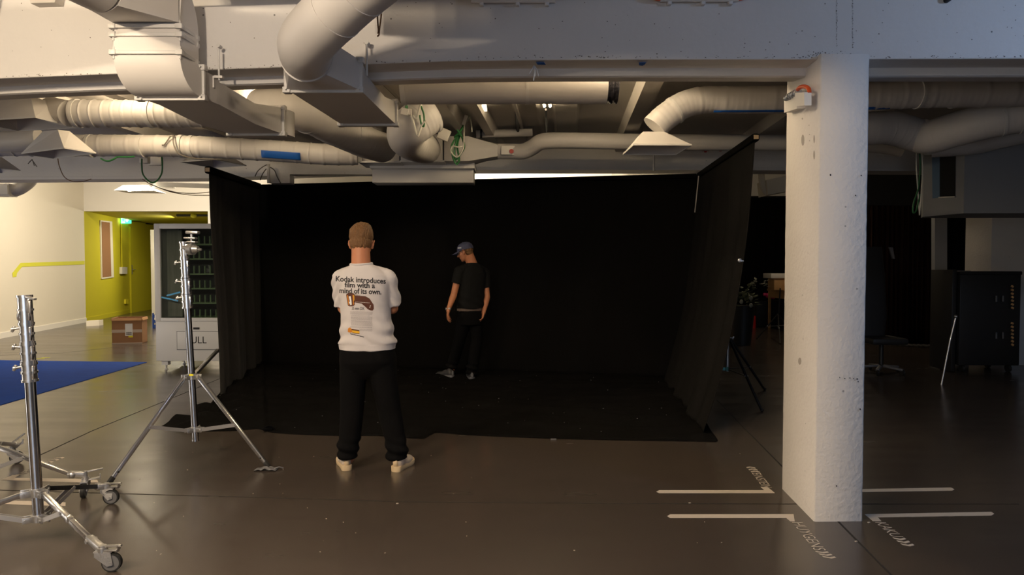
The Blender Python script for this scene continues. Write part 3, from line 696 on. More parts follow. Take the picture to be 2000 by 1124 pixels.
# --- plenum: row of box ducts with a taper into a thin round pipe
t = T('box_duct', 'row of box ducts over the backdrop tapering into a thin round pipe', 'duct', P(820, 290, 8.3))
def pl(x0, x1, y0, y1, D, dep, nm, m='duct'):
    b = MB(); A = P(x0, y1, D); B_ = P(x1, y0, D); b.box(((A.x + B_.x) / 2, D + dep / 2, (A.z + B_.z) / 2), (B_.x - A.x, dep, B_.z - A.z), None, .004); return b.build(nm, m, t)
pl(707, 779.5, 262, 316, 8.3, .4, 'box_section'); pl(782.5, 864, 262, 316, 8.28, .4, 'box_section'); pl(867.5, 914, 266, 315, 8.3, .4, 'box_section')
pl(779, 783, 264, 314, 8.32, .36, 'gap_collar', 'darkplastic'); pl(863.5, 868, 266, 313, 8.32, .36, 'gap_collar', 'darkplastic')
pl(700, 783, 315, 318, 8.26, .44, 'flange', 'flange'); pl(781, 868, 313, 316.5, 8.25, .44, 'flange', 'flange')
pl(727, 925, 326, 357, 8.6, .3, 'drop_box'); pl(722, 927, 318, 329, 8.5, .42, 'drop_flange', 'flange')
A = P(914, 315, 8.3); B_ = P(914, 266, 8.3); rp = P(980, 290, 8.5); rr_ = 15.5 * 8.5 / F
rec = []
for i in range(NN):
    a = 2 * PI * i / NN; c_, s_ = math.cos(a), math.sin(a); k = 1 / max(abs(c_), abs(s_))
    rec.append(V((A.x, 8.5 + .2 * c_ * k, (A.z + B_.z) / 2 + (B_.z - A.z) / 2 * s_ * k)))
cir = [V((P(972, 290, 8.5).x, 8.5 + rr_ * math.cos(2 * PI * i / NN), P(975, 296, 8.5).z + rr_ * math.sin(2 * PI * i / NN))) for i in range(NN)]
b = MB(); b.loft([rec, cir]); b.build('taper', 'duct', t, angle=30)
path = [P(970, 296, 8.5), P(1000, 296, 8.45), P(1022, 296, 8.38), P(1040, 288, 8.3), P(1055, 278, 8.2), P(1075, 275, 8.15), P(1120, 275, 8.15), P(1300, 278, 8.12), P(1480, 279, 8.1), P(1560, 279, 8.05), P(1700, 282, 8.0), P(1762, 291, 7.95)]
b = MB(); b.tube(path, rr_ - .004, 26, smooth=8); b.build('thin_pipe', 'duct', t)
b = MB(); q = P(992, 294, 8.36); b.box(q, (.165, .03, .105), None, .003); b.build('damper_plate', 'whiteplastic', t)
b = MB(); q = P(999, 296, 8.33); b.cyl(q, q + V((0, -.015, 0)), .027, n=20); b.build('damper_knob', 'redmetal', t)
# --- duct curling between the square duct and the box
d8 = round_duct('short fat round duct curling back above the backdrop beside the hanging green cables', [P(840, 222, 6.2), P(818, 236, 6.15), P(797, 253, 6.15), P(795, 270, 6.5), P(812, 283, 7.3), P(832, 291, 8.2)], .175, step=.014, pitch=.045, amp=.003)
bands(d8, [(P(837, 224, 6.2), P(818, 236, 6.15) - P(840, 222, 6.2), .03)], .181)
# --- straight duct behind the near beam with a black foil end
d7 = round_duct('straight round duct behind the beam with a black foil end', [P(788, 170, 5.3), P(1030, 169, 5.3), P(1184, 169, 5.3)], .132, spiral_=False)
bands(d7, [(P(1030, 169, 5.3), (1, 0, 0), .025)], .137); bands(d7, [(P(790, 170, 5.3), (1, 0, 0), .04)], .138, 'end_collar')
b = MB(); b.tube([P(1182, 169, 5.3), P(1195, 169, 5.3), P(1205, 169, 5.3)], .131, 30, smooth=8, rfun=lambda L: .126 + .006 * math.sin(L * 160)); b.build('foil_end', 'foil', d7)
# --- right duct with hood, running behind the pillar
d6 = round_duct('long round duct bending from the white hood and passing behind the pillar', [P(1279, 249, 6.15), P(1287, 240, 6.15), P(1302, 227, 6.15), P(1334, 206, 6.15), P(1372, 196, 6.15), P(1420, 195.5, 6.15), P(1560, 194, 6.1), P(1800, 184, 6.0), P(2080, 180, 5.9)], .120, step=.016, pitch=.22, amp=.0035)
bands(d6, [(P(1318, 216, 6.15), P(1334, 206, 6.15) - P(1302, 227, 6.15), .02), (P(1702, 188, 6.05), (1, 0, 0), .02), (P(1792, 184, 6.0), (1, 0, 0), .02), (P(1862, 183, 6), (1, 0, 0), .02)], .127)
tape_on(d6, [P(1392, 195, 6.15), P(1545, 194, 6.1)], .12, 1.05, 1.25, 'blue_tape')
tape_on(d6, [P(1690, 188, 6.05), P(1734, 187, 6.05)], .12, 1.05, 1.35, 'blue_tape')
def hood(label, corners, z_top, topc, r_top, neck=None, rt=None, top=None):
    """square hood, open below; corners are points of its lower edge"""
    o = T('extract_hood', label, 'hood', sum((V(c) for c in corners), V()) / 4)
    b = MB(); q = [V(c) for c in corners]; mid = sum(q, V()) / 4
    if top is None:
        cen = V(topc); top = [cen + (p - mid) * (r_top / (p - mid).length) for p in q]
    tp = [V(p) for p in top]
    ri = [b.b.verts.new(p) for p in q]; ti = [b.b.verts.new(p) for p in tp]
    for i in range(4): b._f((ri[i], ri[(i + 1) % 4], ti[(i + 1) % 4], ti[i]))
    b._f(ti); b.build('hood_body', 'duct', o, smooth=False, solid=.006)
    b = MB()
    for i in range(4): b.bar(q[i], q[(i + 1) % 4], .008, .014)
    b.build('rim', 'flange', o, smooth=False)
    if neck:
        b = MB(); b.tube(neck, rt, 26, smooth=8); b.build('neck', 'duct', o)
    return o
def sqhood(px, py, D, half, ang):
    c = P(px, py, D); return [c + V((half * math.cos(ang + PI / 2 * k), half * math.sin(ang + PI / 2 * k), 0)) for k in range(4)]
H = 1.414
zh = 2.85; A_, B_, C_ = G(69, 229, zh), G(152, 249, zh), G(35, 255, zh); D_ = A_ + C_ - B_
hood('large square hood hanging at the end of the spiral duct, under the beam', [A_, B_, C_, D_], 0, None, 0, [P(100, 214, 6.58), P(118, 219, 6.54), P(136, 222, 6.5)], .122, top=[G(60, 189, 3.07), G(101, 200, 3.05), G(30, 204, 3.05), G(-20, 192, 3.07)])
zh = 2.72; A_, B_, C_ = G(125, 289, zh), G(187, 299, zh), G(105, 309, zh); D_ = A_ + C_ - B_
hood('square hood below the long round duct with blue tape, in front of its spiral end', [A_, B_, C_, D_], 0, None, 0, [P(78, 272, 7.6), P(60, 274, 7.6), P(20, 277, 7.62), P(-60, 277, 7.65)], .115, top=[G(113, 254, 2.93), G(136, 257, 2.93), G(108, 261, 2.93), G(84, 257, 2.93)])
hood('pale hood cut by the left edge under the round ducts', sqhood(-18, 331, 8.9, .33, -1.3), 0, P(-14, 307, 8.9), .1)
hood('flat grey hood behind the taped round duct, above the left backdrop wing', sqhood(418, 320, 9.1, .40, -1.15), 0, P(415, 302, 9.1), .2)
hood('white hood at the lower end of the bent round duct beside the right backdrop wing', sqhood(1281, 292.5, 6.2, .25 * H, PI / 4 + .02), 0, P(1272, 262, 6.17), .12 * 1.1)
# --- big ribbed duct on the far right
d9 = round_duct('thick ribbed duct rising to the right edge above the dark corner', [P(1578, 256, 7.1), P(1630, 255, 7.0), P(1690, 252, 6.9), P(1740, 250, 6.9), P(1790, 264, 6.9), P(1818, 267, 6.8), P(1870, 252, 6.6), P(1940, 234, 6.4), P(2060, 212, 6.2)], .165, step=.014, pitch=.05, amp=.003)
bands(d9, [(P(1806, 266.5, 6.85), (1, -.3, .05), .03), (P(1955, 231, 6.37), (1, -.4, .15), .02), (P(1990, 225, 6.31), (1, -.4, .15), .02)], .172)
d10 = round_duct('smooth grey duct low behind the thick ribbed duct', [P(1820, 290, 7.6), P(1900, 284, 7.4), P(1960, 270, 7.2), P(2060, 248, 7.0)], .10, spiral_=False)
# --- far left duct end with rectangular opening, beyond the far beam
t = T('ventilation_duct', 'white duct end with a rectangular outlet beyond the far beam, at the left edge', 'duct', P(20, 370, 11))
b = MB(); A = P(-40, 383, 11); B_ = P(17, 359, 11); b.box(((A.x + B_.x) / 2, 11.1, (A.z + B_.z) / 2), (B_.x - A.x, .2, B_.z - A.z)); b.build('outlet_frame', 'duct', t)
b = MB(); b.tube([P(10, 371, 11.1), P(30, 371, 11.15), P(46, 363, 11.2), P(60, 350, 11.3), P(64, 335, 11.4)], .105, 22, smooth=6); b.build('elbow', 'duct', t)
b = MB(); A = P(-40, 380, 10.98); B_ = P(15, 362, 10.98); b.box(((A.x + B_.x) / 2, 10.985, (A.z + B_.z) / 2), (B_.x - A.x, .03, B_.z - A.z)); b.build('outlet_panel', 'white', t)
# --- white trough ducts beyond, between the right wing and the pillar
t = T('ventilation_duct', 'cream boxed duct seen between the right backdrop wing and the pillar', 'duct', P(1515, 360, 10.5))
b = MB(); b.prism([P(1497, 352, 10.5), P(1548, 340, 10.5), P(1548, 372, 10.5), P(1500, 381, 10.5)], (0, .4, 0)); b.build('box_section', 'wall', t, smooth=False)
b = MB(); b.tube([P(1487, 336, 10.6), P(1489, 360, 10.6), P(1494, 372, 10.6), P(1500, 379, 10.6)], .05, 14, smooth=6); b.build('drop_pipe', 'wall', t)
# ------------------------------------------------------------------ cables and small fittings overhead
def cab(b, pts, r=.006): b.tube(pts, r, 8, smooth=7)
def cable_obj(name, label, cat, runs, m, r=.006):
    b = MB()
    for q in runs: cab(b, q, r)
    o = b.build(name, m); return tag(o, label, cat)
o = cable_obj('hanging_cable', 'coiled green cable loop hanging over the middle of the backdrop', 'cable', [[P(906, 245, 8.0), P(896, 262, 7.95), P(888, 290, 7.9), P(890, 312, 7.9), P(900, 300, 7.9), P(907, 285, 7.9), P(900, 262, 7.95)], [P(896, 262, 7.95), P(882, 285, 7.9), P(884, 305, 7.9), P(890, 320, 7.9)], [P(900, 258, 8), P(893, 285, 7.92), P(897, 312, 7.92), P(891, 322, 7.92)], [P(908, 240, 8.05), P(900, 255, 7.95), P(888, 268, 7.93), P(896, 262, 7.9), P(902, 266, 7.9), P(893, 254, 7.9)]], 'greencable', .012)
b = MB()
for q in ([P(907, 242, 8.0), P(906, 270, 7.9), P(904, 292, 7.85), P(893, 307, 7.85), P(881, 297, 7.85), P(884, 286, 7.85), P(897, 288, 7.85), P(906, 285, 7.87)], [P(918, 222, 8.1), P(912, 238, 8.05), P(909, 232, 8.0)], [P(917, 220, 8.1), P(921, 245, 8.0), P(922, 258, 8.0)]): cab(b, q, .008)
b.build('white_lead', 'whitecable', o)
b = MB(); b.box(P(908, 235, 8.0), (.04, .03, .12), Matrix.Rotation(.3, 3, 'Y')); b.build('plug', 'whiteplastic', o)
o = cable_obj('hanging_cable', 'white cable drooping in a point over the curled round duct', 'cable', [[P(800, 218, 5.93), P(806, 235, 5.93), P(812, 258, 5.93), P(816, 266, 5.93), P(819, 258, 5.93), P(824, 245, 5.93), P(832, 236, 5.93)], [P(822, 204, 5.93), P(817, 220, 5.93), P(813, 232, 5.93), P(806, 226, 5.93)]], 'whitecable', .010)
b = MB(); cab(b, [P(822, 207, 5.93), P(828, 225, 5.93), P(828, 246, 5.93), P(823, 243, 5.93), P(820, 225, 5.93)], .008); cab(b, [P(788, 160, 5.93), P(792, 185, 5.93), P(794, 212, 5.93)], .014); b.build('green_lead', 'greencable', o)
b = MB(); b.box(P(791, 219, 5.93), (.06, .05, .055), Matrix.Rotation(.2, 3, 'Y')); b.box(P(800, 219, 5.93), (.03, .03, .05)); b.build('socket', 'whiteplastic', o)
b = MB(); b.box(P(867.5, 263, 7.9), (.13, .05, .13), Matrix.Rotation(.4, 3, 'Y'), .01); b.cyl(P(862, 254, 7.9), P(858, 246, 7.9), .02); tag(b.build('junction_box', 'whiteplastic'), 'tilted pale junction box above the box duct', 'junction box')
o = cable_obj('hanging_cable', 'green cable hanging in a loop from a grey box over the left side', 'cable', [[P(277, 310, 8.6), P(277, 325, 8.6), P(279, 340, 8.6), P(288, 352, 8.6), P(298, 357, 8.6), P(308, 352, 8.6), P(316, 338, 8.6), P(317, 320, 8.6), P(315.5, 303, 8.6)], [P(197, 310, 7.84), P(205, 314, 7.83), P(214, 314.5, 7.83), P(224, 310, 7.83), P(230, 307, 7.84), P(250, 307, 7.84), P(262, 306, 7.84)]], 'greencable', .010)
for q_, z_ in ((P(283, 311, 8.7), (.11, .07, .11)), (P(304, 313, 8.9), (.17, .07, .14))): b = MB(); b.box(q_, z_, None, .01); b.build('cable_box', 'whiteplastic', o)
b = MB()
for q in ([P(113, 310, 9.3), P(116, 325, 9.3), P(125, 345, 9.3), P(140, 354, 9.3), P(160, 355, 9.3), P(178, 350, 9.3)], [P(278, 350, 9.6), P(300, 363, 9.6), P(340, 375, 10), P(380, 378, 10.5), P(420, 374, 11)], [P(290, 358, 9.6), P(330, 374, 9.8), P(370, 381, 10.2), P(412, 382, 11)]): cab(b, q, .006)
tag(b.build('hanging_wire', 'brasswire'), 'thin brown wires sagging under the far beam on the left', 'wire')
b = MB()
for q in ([P(521, 322, 9.5), P(512, 327, 9.55), P(503, 335, 9.55), P(498, 345, 9.55)], [P(528, 327, 9.45), P(536, 333, 9.55), P(541, 345, 9.55), P(548, 358, 9.55)], [P(520, 330, 9.5), P(513, 340, 9.5), P(508, 352, 9.55)]): cab(b, q, .007)
tag(b.build('hanging_wire', 'greycable'), 'dark frayed wires beside the white stub pipe above the backdrop', 'wire')
b = MB(); b.cyl(P(524.5, 358, 9.55), P(524.5, 321, 9.55), .02, n=14); o = b.build('stub_pipe', 'whiteplastic'); tag(o, 'short white pipe with a copper end standing above the left of the backdrop', 'pipe')
b = MB(); b.cyl(P(525, 358, 9.6), P(524.6, 344, 9.6), .02, n=14); b.build('copper_end', 'brasswire', o)
b = MB()
for q in ([P(58, 316, 10.0), P(63, 312, 9.97), P(67, 324, 9.97)], [P(62, 312, 9.97), P(55, 320, 9.97)], [P(63, 313, 9.97), P(72, 326, 9.97)]): b.tube(q, .006, 6)
tag(b.build('wire_tie', 'greycable'), 'loose wire tie on the far beam below the round ducts', 'wire tie')
b = MB(); b.prism([P(141, 311, 9.28), P(168, 311, 9.28), P(168, 325, 9.28), P(141, 322, 9.28)], (0, -.01, 0)); b.prism([P(236, 330, 9.3), P(285, 328, 9.3), P(285, 337, 9.3), P(236, 336, 9.3)], (0, -.01, 0))
b.b.free()
b = MB(); 
for q in ([P(736, 12, 3.6), P(737.5, 40, 3.75), P(739, 60, 3.9), P(738, 66, 3.92)], [P(747, 0, 3.6), P(744, 35, 3.75), P(741, 58, 3.9), P(740, 68, 3.92), P(737, 71, 3.92)]): b.tube(q, .0045, 8, smooth=5)
tag(b.build('hanging_wire', 'brasswire'), 'two short brown wires dangling beside the fat round elbow duct', 'wire')
# conduits on the beam face
def conduit(label, x0, x1, y, ends):
    q0 = near_front(x0, y) - BN * .03; q1 = near_front(x1, y) - BN * .03
    b = MB(); b.cyl(q0, q1, .018, n=16); o = b.build('cable_conduit', 'concrete'); tag(o, label, 'conduit')
    for f in (.12, .55, .9): q = q0.lerp(q1, f); b = MB(); b.box(q + BN * .012 - V((0, 0, .008)), (.025, .04, .05), None, .004); b.build('clip', 'concrete', o)
    return o, q0, q1
o, q0, q1 = conduit('grey plastic conduit with loose cable ends on the beam, above the middle of the backdrop', 922, 1085, 3.5, 0)
b = MB(); cab(b, [q1 - V((.14, .01, 0)), q1 - V((.1, .05, -.02)), q1 - V((.04, .05, -.01)), q1 + V((.04, -.03, .0)), q1 + V((.1, -.02, .03))], .006); b.build('loose_cable', 'whitecable', o)
o, q0, q1 = conduit('white conduit with orange cable ends on the beam, left of the pillar', 1288, 1440, 1.5, 0)
b = MB(); cab(b, [q0 + V((.02, 0, 0)), q0 - V((.03, .01, .0)), q0 - V((.06, .01, -.03))], .012); cab(b, [q1 - V((.02, 0, 0)), q1 + V((.02, -.01, 0)), q1 + V((.05, 0, .02))], .012); b.build('orange_cable', 'orange', o)
b = MB(); q = near_front(1848, 1) - BN * .0; b.cyl(q, q - BN * .04, .016, n=16); tag(b.build('wall_anchor', 'blackmetal'), 'black round anchor on the beam to the right of the pillar', 'anchor')
# tape scraps and twine under the beam
def under(px, py): d = ray(px, py); return CAM + d * ((near_front(px, 116).z - .012 - CH) / d.z)
b = MB(); b.prism([under(1047, 121.5), under(1062, 121.5), under(1066, 126), under(1050, 126)], (0, 0, -.002)); tag(b.build('tape_scrap', 'blue_tape', smooth=False), 'blue tape scrap under the beam next to the white twine', 'tape')
b = MB(); b.prism([under(1248, 122), under(1262, 121.5), under(1260, 125), under(1255, 128), under(1248, 127)], (0, 0, -.002)); tag(b.build('tape_scrap', 'blue_tape', smooth=False), 'blue tape scrap under the beam nearer the pillar', 'tape')
q = under(1043, 128); b = MB()
for e in ((1034, 144, -.03), (1042, 158, -.04), (1052, 149, -.02), (1045, 150, -.05)): b.tube([q, q.lerp(P(e[0], e[1], q.y + e[2]), .5) + V((.004, -.01, .003)), P(e[0], e[1], q.y + e[2])], .0032, 6, smooth=5)
tag(b.build('knotted_twine', 'twine'), 'frayed white twine knotted under the beam', 'twine')
# socket box on the pillar
n = V((dv.y, -dv.x, 0)).normalized(); n = n if n.x < 0 else -n
def onP(px, py, off=0): return onplane(px, py, pf0 + n * off, n)
ud = dv.normalized()
t = T('socket_box', 'white double socket box with a steel plug and orange cable high on the pillar', 'socket', onP(1565, 205))
b = MB(); b.prism([onP(1547, 188), onP(1573, 178), onP(1573, 212), onP(1547, 220)], n * .05); b.build('box_body', 'whiteplastic', t, smooth=False)
b = MB(); b.prism([onP(1566, 181, .05), onP(1585, 180, .05), onP(1585, 206, .05), onP(1566, 208, .05)], n * .04); b.build('cover', 'whiteplastic', t, smooth=False)
b = MB(); q0 = onP(1537, 191, .06); q1 = onP(1560, 178, .05); b.cyl(q0, q1, .014, n=14); b.cyl(q0, q0 + (q0 - q1) * .08, .018, n=14)
for f in (.25, .45, .7, .95): q = q0.lerp(q1, f); dd = (q1 - q0).normalized(); b.cyl(q - dd * .006, q + dd * .006, .021, n=14)
b.build('steel_conduit', 'galv', t)
b = MB(); b.tube([onP(1556, 178, .05), onP(1562, 171, .06), onP(1571, 169, .06), onP(1579, 173, .06), onP(1581, 182, .06)], .012, 10, smooth=6); b.build('orange_cable', 'orange', t)
# lamps
def strip(label, x, d0, d1, z, lit=True, m='tube_light', two=False):
    p = V((x, 0, z)) + BN * d0; q = V((x, 0, z)) + BN * d1
    o = T('strip_lamp', label, 'lamp', (p + q) / 2)
    b = MB(); b.bar(p + V((0, 0, .036)), q + V((0, 0, .036)), .05, .03, bev=.004); b.build('lamp_housing', 'whiteplastic', o)
    for k in ((-.03, .03) if two else (0,)):
        b = MB(); b.cyl(p + BX * k + V((0, 0, -.012)), q + BX * k + V((0, 0, -.012)), .014, n=12); b.build('lamp_tube', m, o)
    return o
strip('lit strip lamp seen end on between the ceiling ribs, over the backdrop', -.2, 5.3, 7.3, 3.205, two=True)
b = MB(); b.box(P(935, 210, 7.35), (.17, .25, .03)); tag(b.build('ceiling_lamp', 'dim_light'), 'small warm lamp on the ceiling above the coiled green cable', 'lamp')
b = MB(); b.cyl(P(1008, 205, 7.6), P(1012, 262, 8.7), .02, n=10); b.cyl(P(1066, 214, 7.3), P(1068, 262, 8.7), .012, n=8); tag(b.build('ceiling_cable', 'blackmetal'), 'dark cable along the ceiling beside the lit strip lamp', 'cable')
b = MB(); b.cyl(P(930, 262, 8.6), P(1040, 259, 8.6), .05, n=16); o = b.build('ceiling_pipe', 'duct'); tag(o, 'short grey pipe on the ceiling between the ribs, left of the lit strip lamp', 'pipe')
b = MB(); b.cyl(P(938, 262, 8.6), P(942, 262, 8.6), .06, n=16); b.build('pipe_clamp', 'blackmetal', o)
# sprinkler bits and red clamps on the far beam
b = MB()
for x, y in ((1276, 298), (1378, 294), (1407, 292)): q = P(x, y, 9.25); b.cyl(q, q + V((0, 0, .05)), .012, n=8); b.box(q, (.09, .02, .018)); b.box(q + V((0, 0, -.012)), (.03, .02, .03))
t0 = b.build('sprinkler_pipe', 'redmetal'); tag(t0, 'red sprinkler fittings on a thin pipe along the far beam', 'sprinkler')
b = MB(); b.cyl(P(1258, 296, 9.27), P(1420, 291, 9.25), .008, n=8); b.build('thin_line', 'duct', t0)
b = MB(); b.tube([P(1277, 302, 9.3), P(1277, 334, 9.3)], .012, 8); b.build('drop_line', 'duct', t0)
# ------------------------------------------------------------------ chrome stands
def caster(parent, wheel_c, face, stem, pedal_dir, r=.047, leg_end=None):
    """wheel with fork; face = wheel axle direction, stem = point above the swivel"""
    ax = V(face).normalized(); wc = V(wheel_c); st = V(stem); pd = V(pedal_dir).normalized(); up = V((0, 0, 1)); fw = up.cross(ax).normalized()
    b = MB()
    top = V((st.x, st.y, wc.z + r + .006))
    for s in (-1, 1):
        o = ax * (.019 * s)
        k = fw if fw.dot(st - wc) > 0 else -fw
        pts = [wc + o - k * .014 - V((0, 0, .012)), wc + o + k * .012 - V((0, 0, .014)), top + o + k * .024, top + o - k * .02, wc + o - k * .016 + V((0, 0, .01))]
        pts = [wc + o + k * .014 - V((0, 0, .014)), top + o + k * .030 + V((0, 0, -.02)), top + o + k * .030, top + o - k * .045, wc + o - k * .012 + V((0, 0, -.008))]
        b.prism(pts, ax * (.003 * s))
    k = fw if fw.dot(st - wc) > 0 else -fw
    b.box(top + V((0, 0, .002)) - k * .008, (.085, .042, .005), Matrix((k, ax, up)).transposed())
    b.cyl(top, top + V((0, 0, .02)), .024, n=20); b.cyl(top + V((0, 0, .02)), top + V((0, 0, .03)), .018, n=20)
    b.cyl(wc - ax * .024, wc + ax * .024, .007, n=10)
    c = b.build('caster', 'cast', parent)
    b = MB(); secs = [(-.012, r - .008), (-.012, r - .002), (-.008, r), (.008, r), (.012, r - .002), (.012, r - .008)]
    x, y, _ = frame_of(ax); b.skinr([b.ring(wc + ax * a, x, y, q, q, 36) for a, q in secs], True); b.build('tyre', 'rubber', c)
    b = MB(); b.cyl(wc - ax * .0135, wc + ax * .0135, r - .009, n=32); b.build('wheel', 'greyrubber', c)
    b = MB(); p0 = top + V((0, 0, .006)); b.bar(p0, p0 + pd * .085 + V((0, 0, .008)), .034, .008, bev=.003); b.bar(p0 + pd * .08 + V((0, 0, -.004)), p0 + pd * .082 + V((0, 0, .03)), .02, .006); b.build('brake_pedal', 'cast', c)
    return c
def tbar(b, p, d, n=1.0):   # small T handle
    p = V(p); d = V(d).normalized(); q = p + d * .036; b.cyl(p, q, .007, n=10); b.cyl(q - d * .006, q + d * .006, .010, n=12)
    b.box(q, (.014, .012, .036), Matrix.Rotation(.4, 3, 'Y'), .004)
def stand(name, label, pb, pt, zs, rl, legs, levels, grp='chrome light stands'):
    """pb/pt: axis points; zs: collar height, ring height; levels: list of (z0,z1,r) riser collars"""
    pb, pt = V(pb), V(pt); ax = (pt - pb).normalized()
    at = lambda z: pb + ax * ((z - pb.z) / ax.z)
    o = T(name, label, 'light stand', (pb.x, pb.y, 0), grp)
    b = MB(); b.cyl(pb, at(levels[-1][0] + .01), rl, n=28); b.cyl(pb, pb + ax * .012, rl + .003, n=28); b.build('column', 'chrome', o)
    for i, (z0, z1, r) in enumerate(levels):
        b = MB(); b.cyl(at(z0), at(z1), r, n=28)
        for f in (.0, .5, 1.0): q = at(z0 + (z1 - z0) * f); h = .006; b.cyl(q - ax * h, q + ax * h, r + .0045, n=28)
        b.box((at(z0) + at(z1)) / 2 + V((.0, -.2 * r, 0)) + V((r * .62, 0, 0)), (r * .8, r * .9, (z1 - z0) * .8), None, .004)
        cpart = b.build('riser_collar', 'satin', o)
        if i == 0: continue
        b = MB(); q = at(z0 + (z1 - z0) * .82) + V((-r, 0, 0)); tbar(b, q, (-1, -.25, -.15 if i % 2 else .12)); b.build('clamp_handle', 'cast', cpart)
        if i + 1 < len(levels) or i:
            if i + 1 >= len(levels): continue
            b = MB(); zt2 = levels[i][0]; b.cyl(at(levels[i + 1][1]), at(zt2), r * .86, n=24); b.build('riser', 'rubber', o)
    zc, zr = zs
    def hub(z, nm, hgt, rr):
        b = MB(); q = at(z); b.cyl(q - ax * hgt / 2, q + ax * hgt / 2, rl + .010, n=24)
        for L in legs:
            d = V((L['foot'][0] - q.x, L['foot'][1] - q.y, 0)).normalized(); s = d.cross(V((0, 0, 1)))
            for k in (-1, 1): b.box(q + d * (rl + .022) + s * (.019 * k), (.05, .008, hgt * .9), Matrix((d, s, V((0, 0, 1)))).transposed(), .002)
            b.cyl(q + d * (rl + .034) - s * .03, q + d * (rl + .034) + s * .03, .006, n=8)
        return b.build(nm, 'cast', o)
    hub(zc, 'leg_collar', .042, 0); hub(zr, 'brace_ring', .036, 0)
    for L in legs:
        f = V(L['foot']); q = at(zc); d = V((f.x - q.x, f.y - q.y, 0)).normalized(); p0 = q + d * (rl + .034)
        b = MB()
        if L.get('round'): b.cyl(p0, f, .0125, n=14); b.bar(p0, p0.lerp(f, .999), .022, .022)
        else: b.bar(p0, f, .026, .026, bev=.003)
        if L.get('sleeve'): b.bar(p0.lerp(f, .52), p0.lerp(f, .60), .031, .031, bev=.003)
        lg = b.build('leg', L.get('mat', 'satin'), o)
        dd = (f - p0).normalized()
        if L['end'] == 'rubber':
            b = MB(); b.bar(f - dd * .03, f + dd * .022, .029, .029, bev=.004); b.build('rubber_foot', 'rubber', lg)
            b = MB(); s = dd.cross(V((0, 0, 1))).normalized(); b.cyl(f - dd * .07 - s * .017, f - dd * .07 + s * .017, .007, n=10); b.build('bolt', 'rubber', lg)
        else:
            b = MB(); st = V(L['stem']); b.cyl(V((st.x, st.y, L['wheel'][2] + .07)), V((st.x, st.y, f.z + .018)), .013, n=14)
            b.bar(f - dd * .02, V((st.x, st.y, f.z)) + V((0, 0, -.004)), .036, .034, bev=.006); b.ell(f, (.028, .024, .024)); s = dd.cross(V((0, 0, 1))).normalized()
            b.cyl(f - s * .028, f + s * .028, .010, n=12); b.bar(V((st.x, st.y, f.z + .012)), V((st.x, st.y, f.z + .02)) + V(L['pedal']).normalized() * .10, .016, .010, bev=.003)
            b.build('caster_clamp', 'cast', lg)
            caster(o, L['wheel'], L['face'], L['stem'], L['pedal'])
        if 'brace' in L:
            fr = L['brace']; e = p0.lerp(f, fr); q2 = at(zr) + d * (rl + .034); s = d.cross(V((0, 0, 1)))
            for k in ((-1, 1) if L.get('twin', True) else (1,)):
                b = MB(); b.bar(q2 + s * (.014 * k), e + s * (.016 * k), .004, .024); b.cyl(e - s * .02, e + s * .02, .006, n=8); b.build('brace', 'steelband', o)
    return o, at
# stand behind (no casters): one leg raised
at_b = P(382, 862, 5.19); at_t = P(358.5, 474, 5.19)
zp = lambda py, D: P(1000, py, D).z
F1 = G(216, 940, .012); F2 = G(522, 909, .012); F3 = P(424, 686, 6.0)
lv = [(zp(503, 5.19), zp(474, 5.19), .028), (zp(542, 5.19), zp(506, 5.19), .030), (zp(573, 5.19), zp(546, 5.19), .034), (zp(601, 5.19), zp(577, 5.19), .036)]
sA, atA = stand('light_stand', 'tall chrome tripod light stand with a grip head in front of the vending machine', at_b, at_t, (zp(736, 5.19), zp(839, 5.19)), .0245,
   [dict(foot=F1, end='rubber', brace=.50), dict(foot=F2, end='rubber', brace=.55), dict(foot=F3, end='rubber')], lv)
b = MB(); q = P(376, 487, 5.15); b.cyl(q + V((-.025, 0, 0)), q + V((.012, -.01, 0)), .044, n=28); b.cyl(q + V((.012, -.01, 0)), q + V((.05, -.015, 0)), .03, .022, n=24); b.cyl(q + V((.05, -.015, -.003)), q + V((.075, -.02, -.003)), .009, n=12); b.cyl(P(358, 484, 5.17), q, .016, n=14)
gh = b.build('grip_head', 'cast', sA)
b = MB(); b.cyl(P(374, 480, 5.15), P(374.5, 453, 5.15), .009, n=12)
for y, w, cx in ((454.5, .092, 376.5), (465.5, .088, 372), (473, .07, 375)): b.box(P(cx, y, 5.15), (w, .05, .014 if y > 455 else .022), Matrix.Rotation(.03, 3, 'Y'), .005)
b.build('mount_plate', 'cast', sA)
b = MB(); b.box(P(373.5, 733, 5.13), (.03, .004, .014)); b.build('yellow_sticker', 'postit', sA)
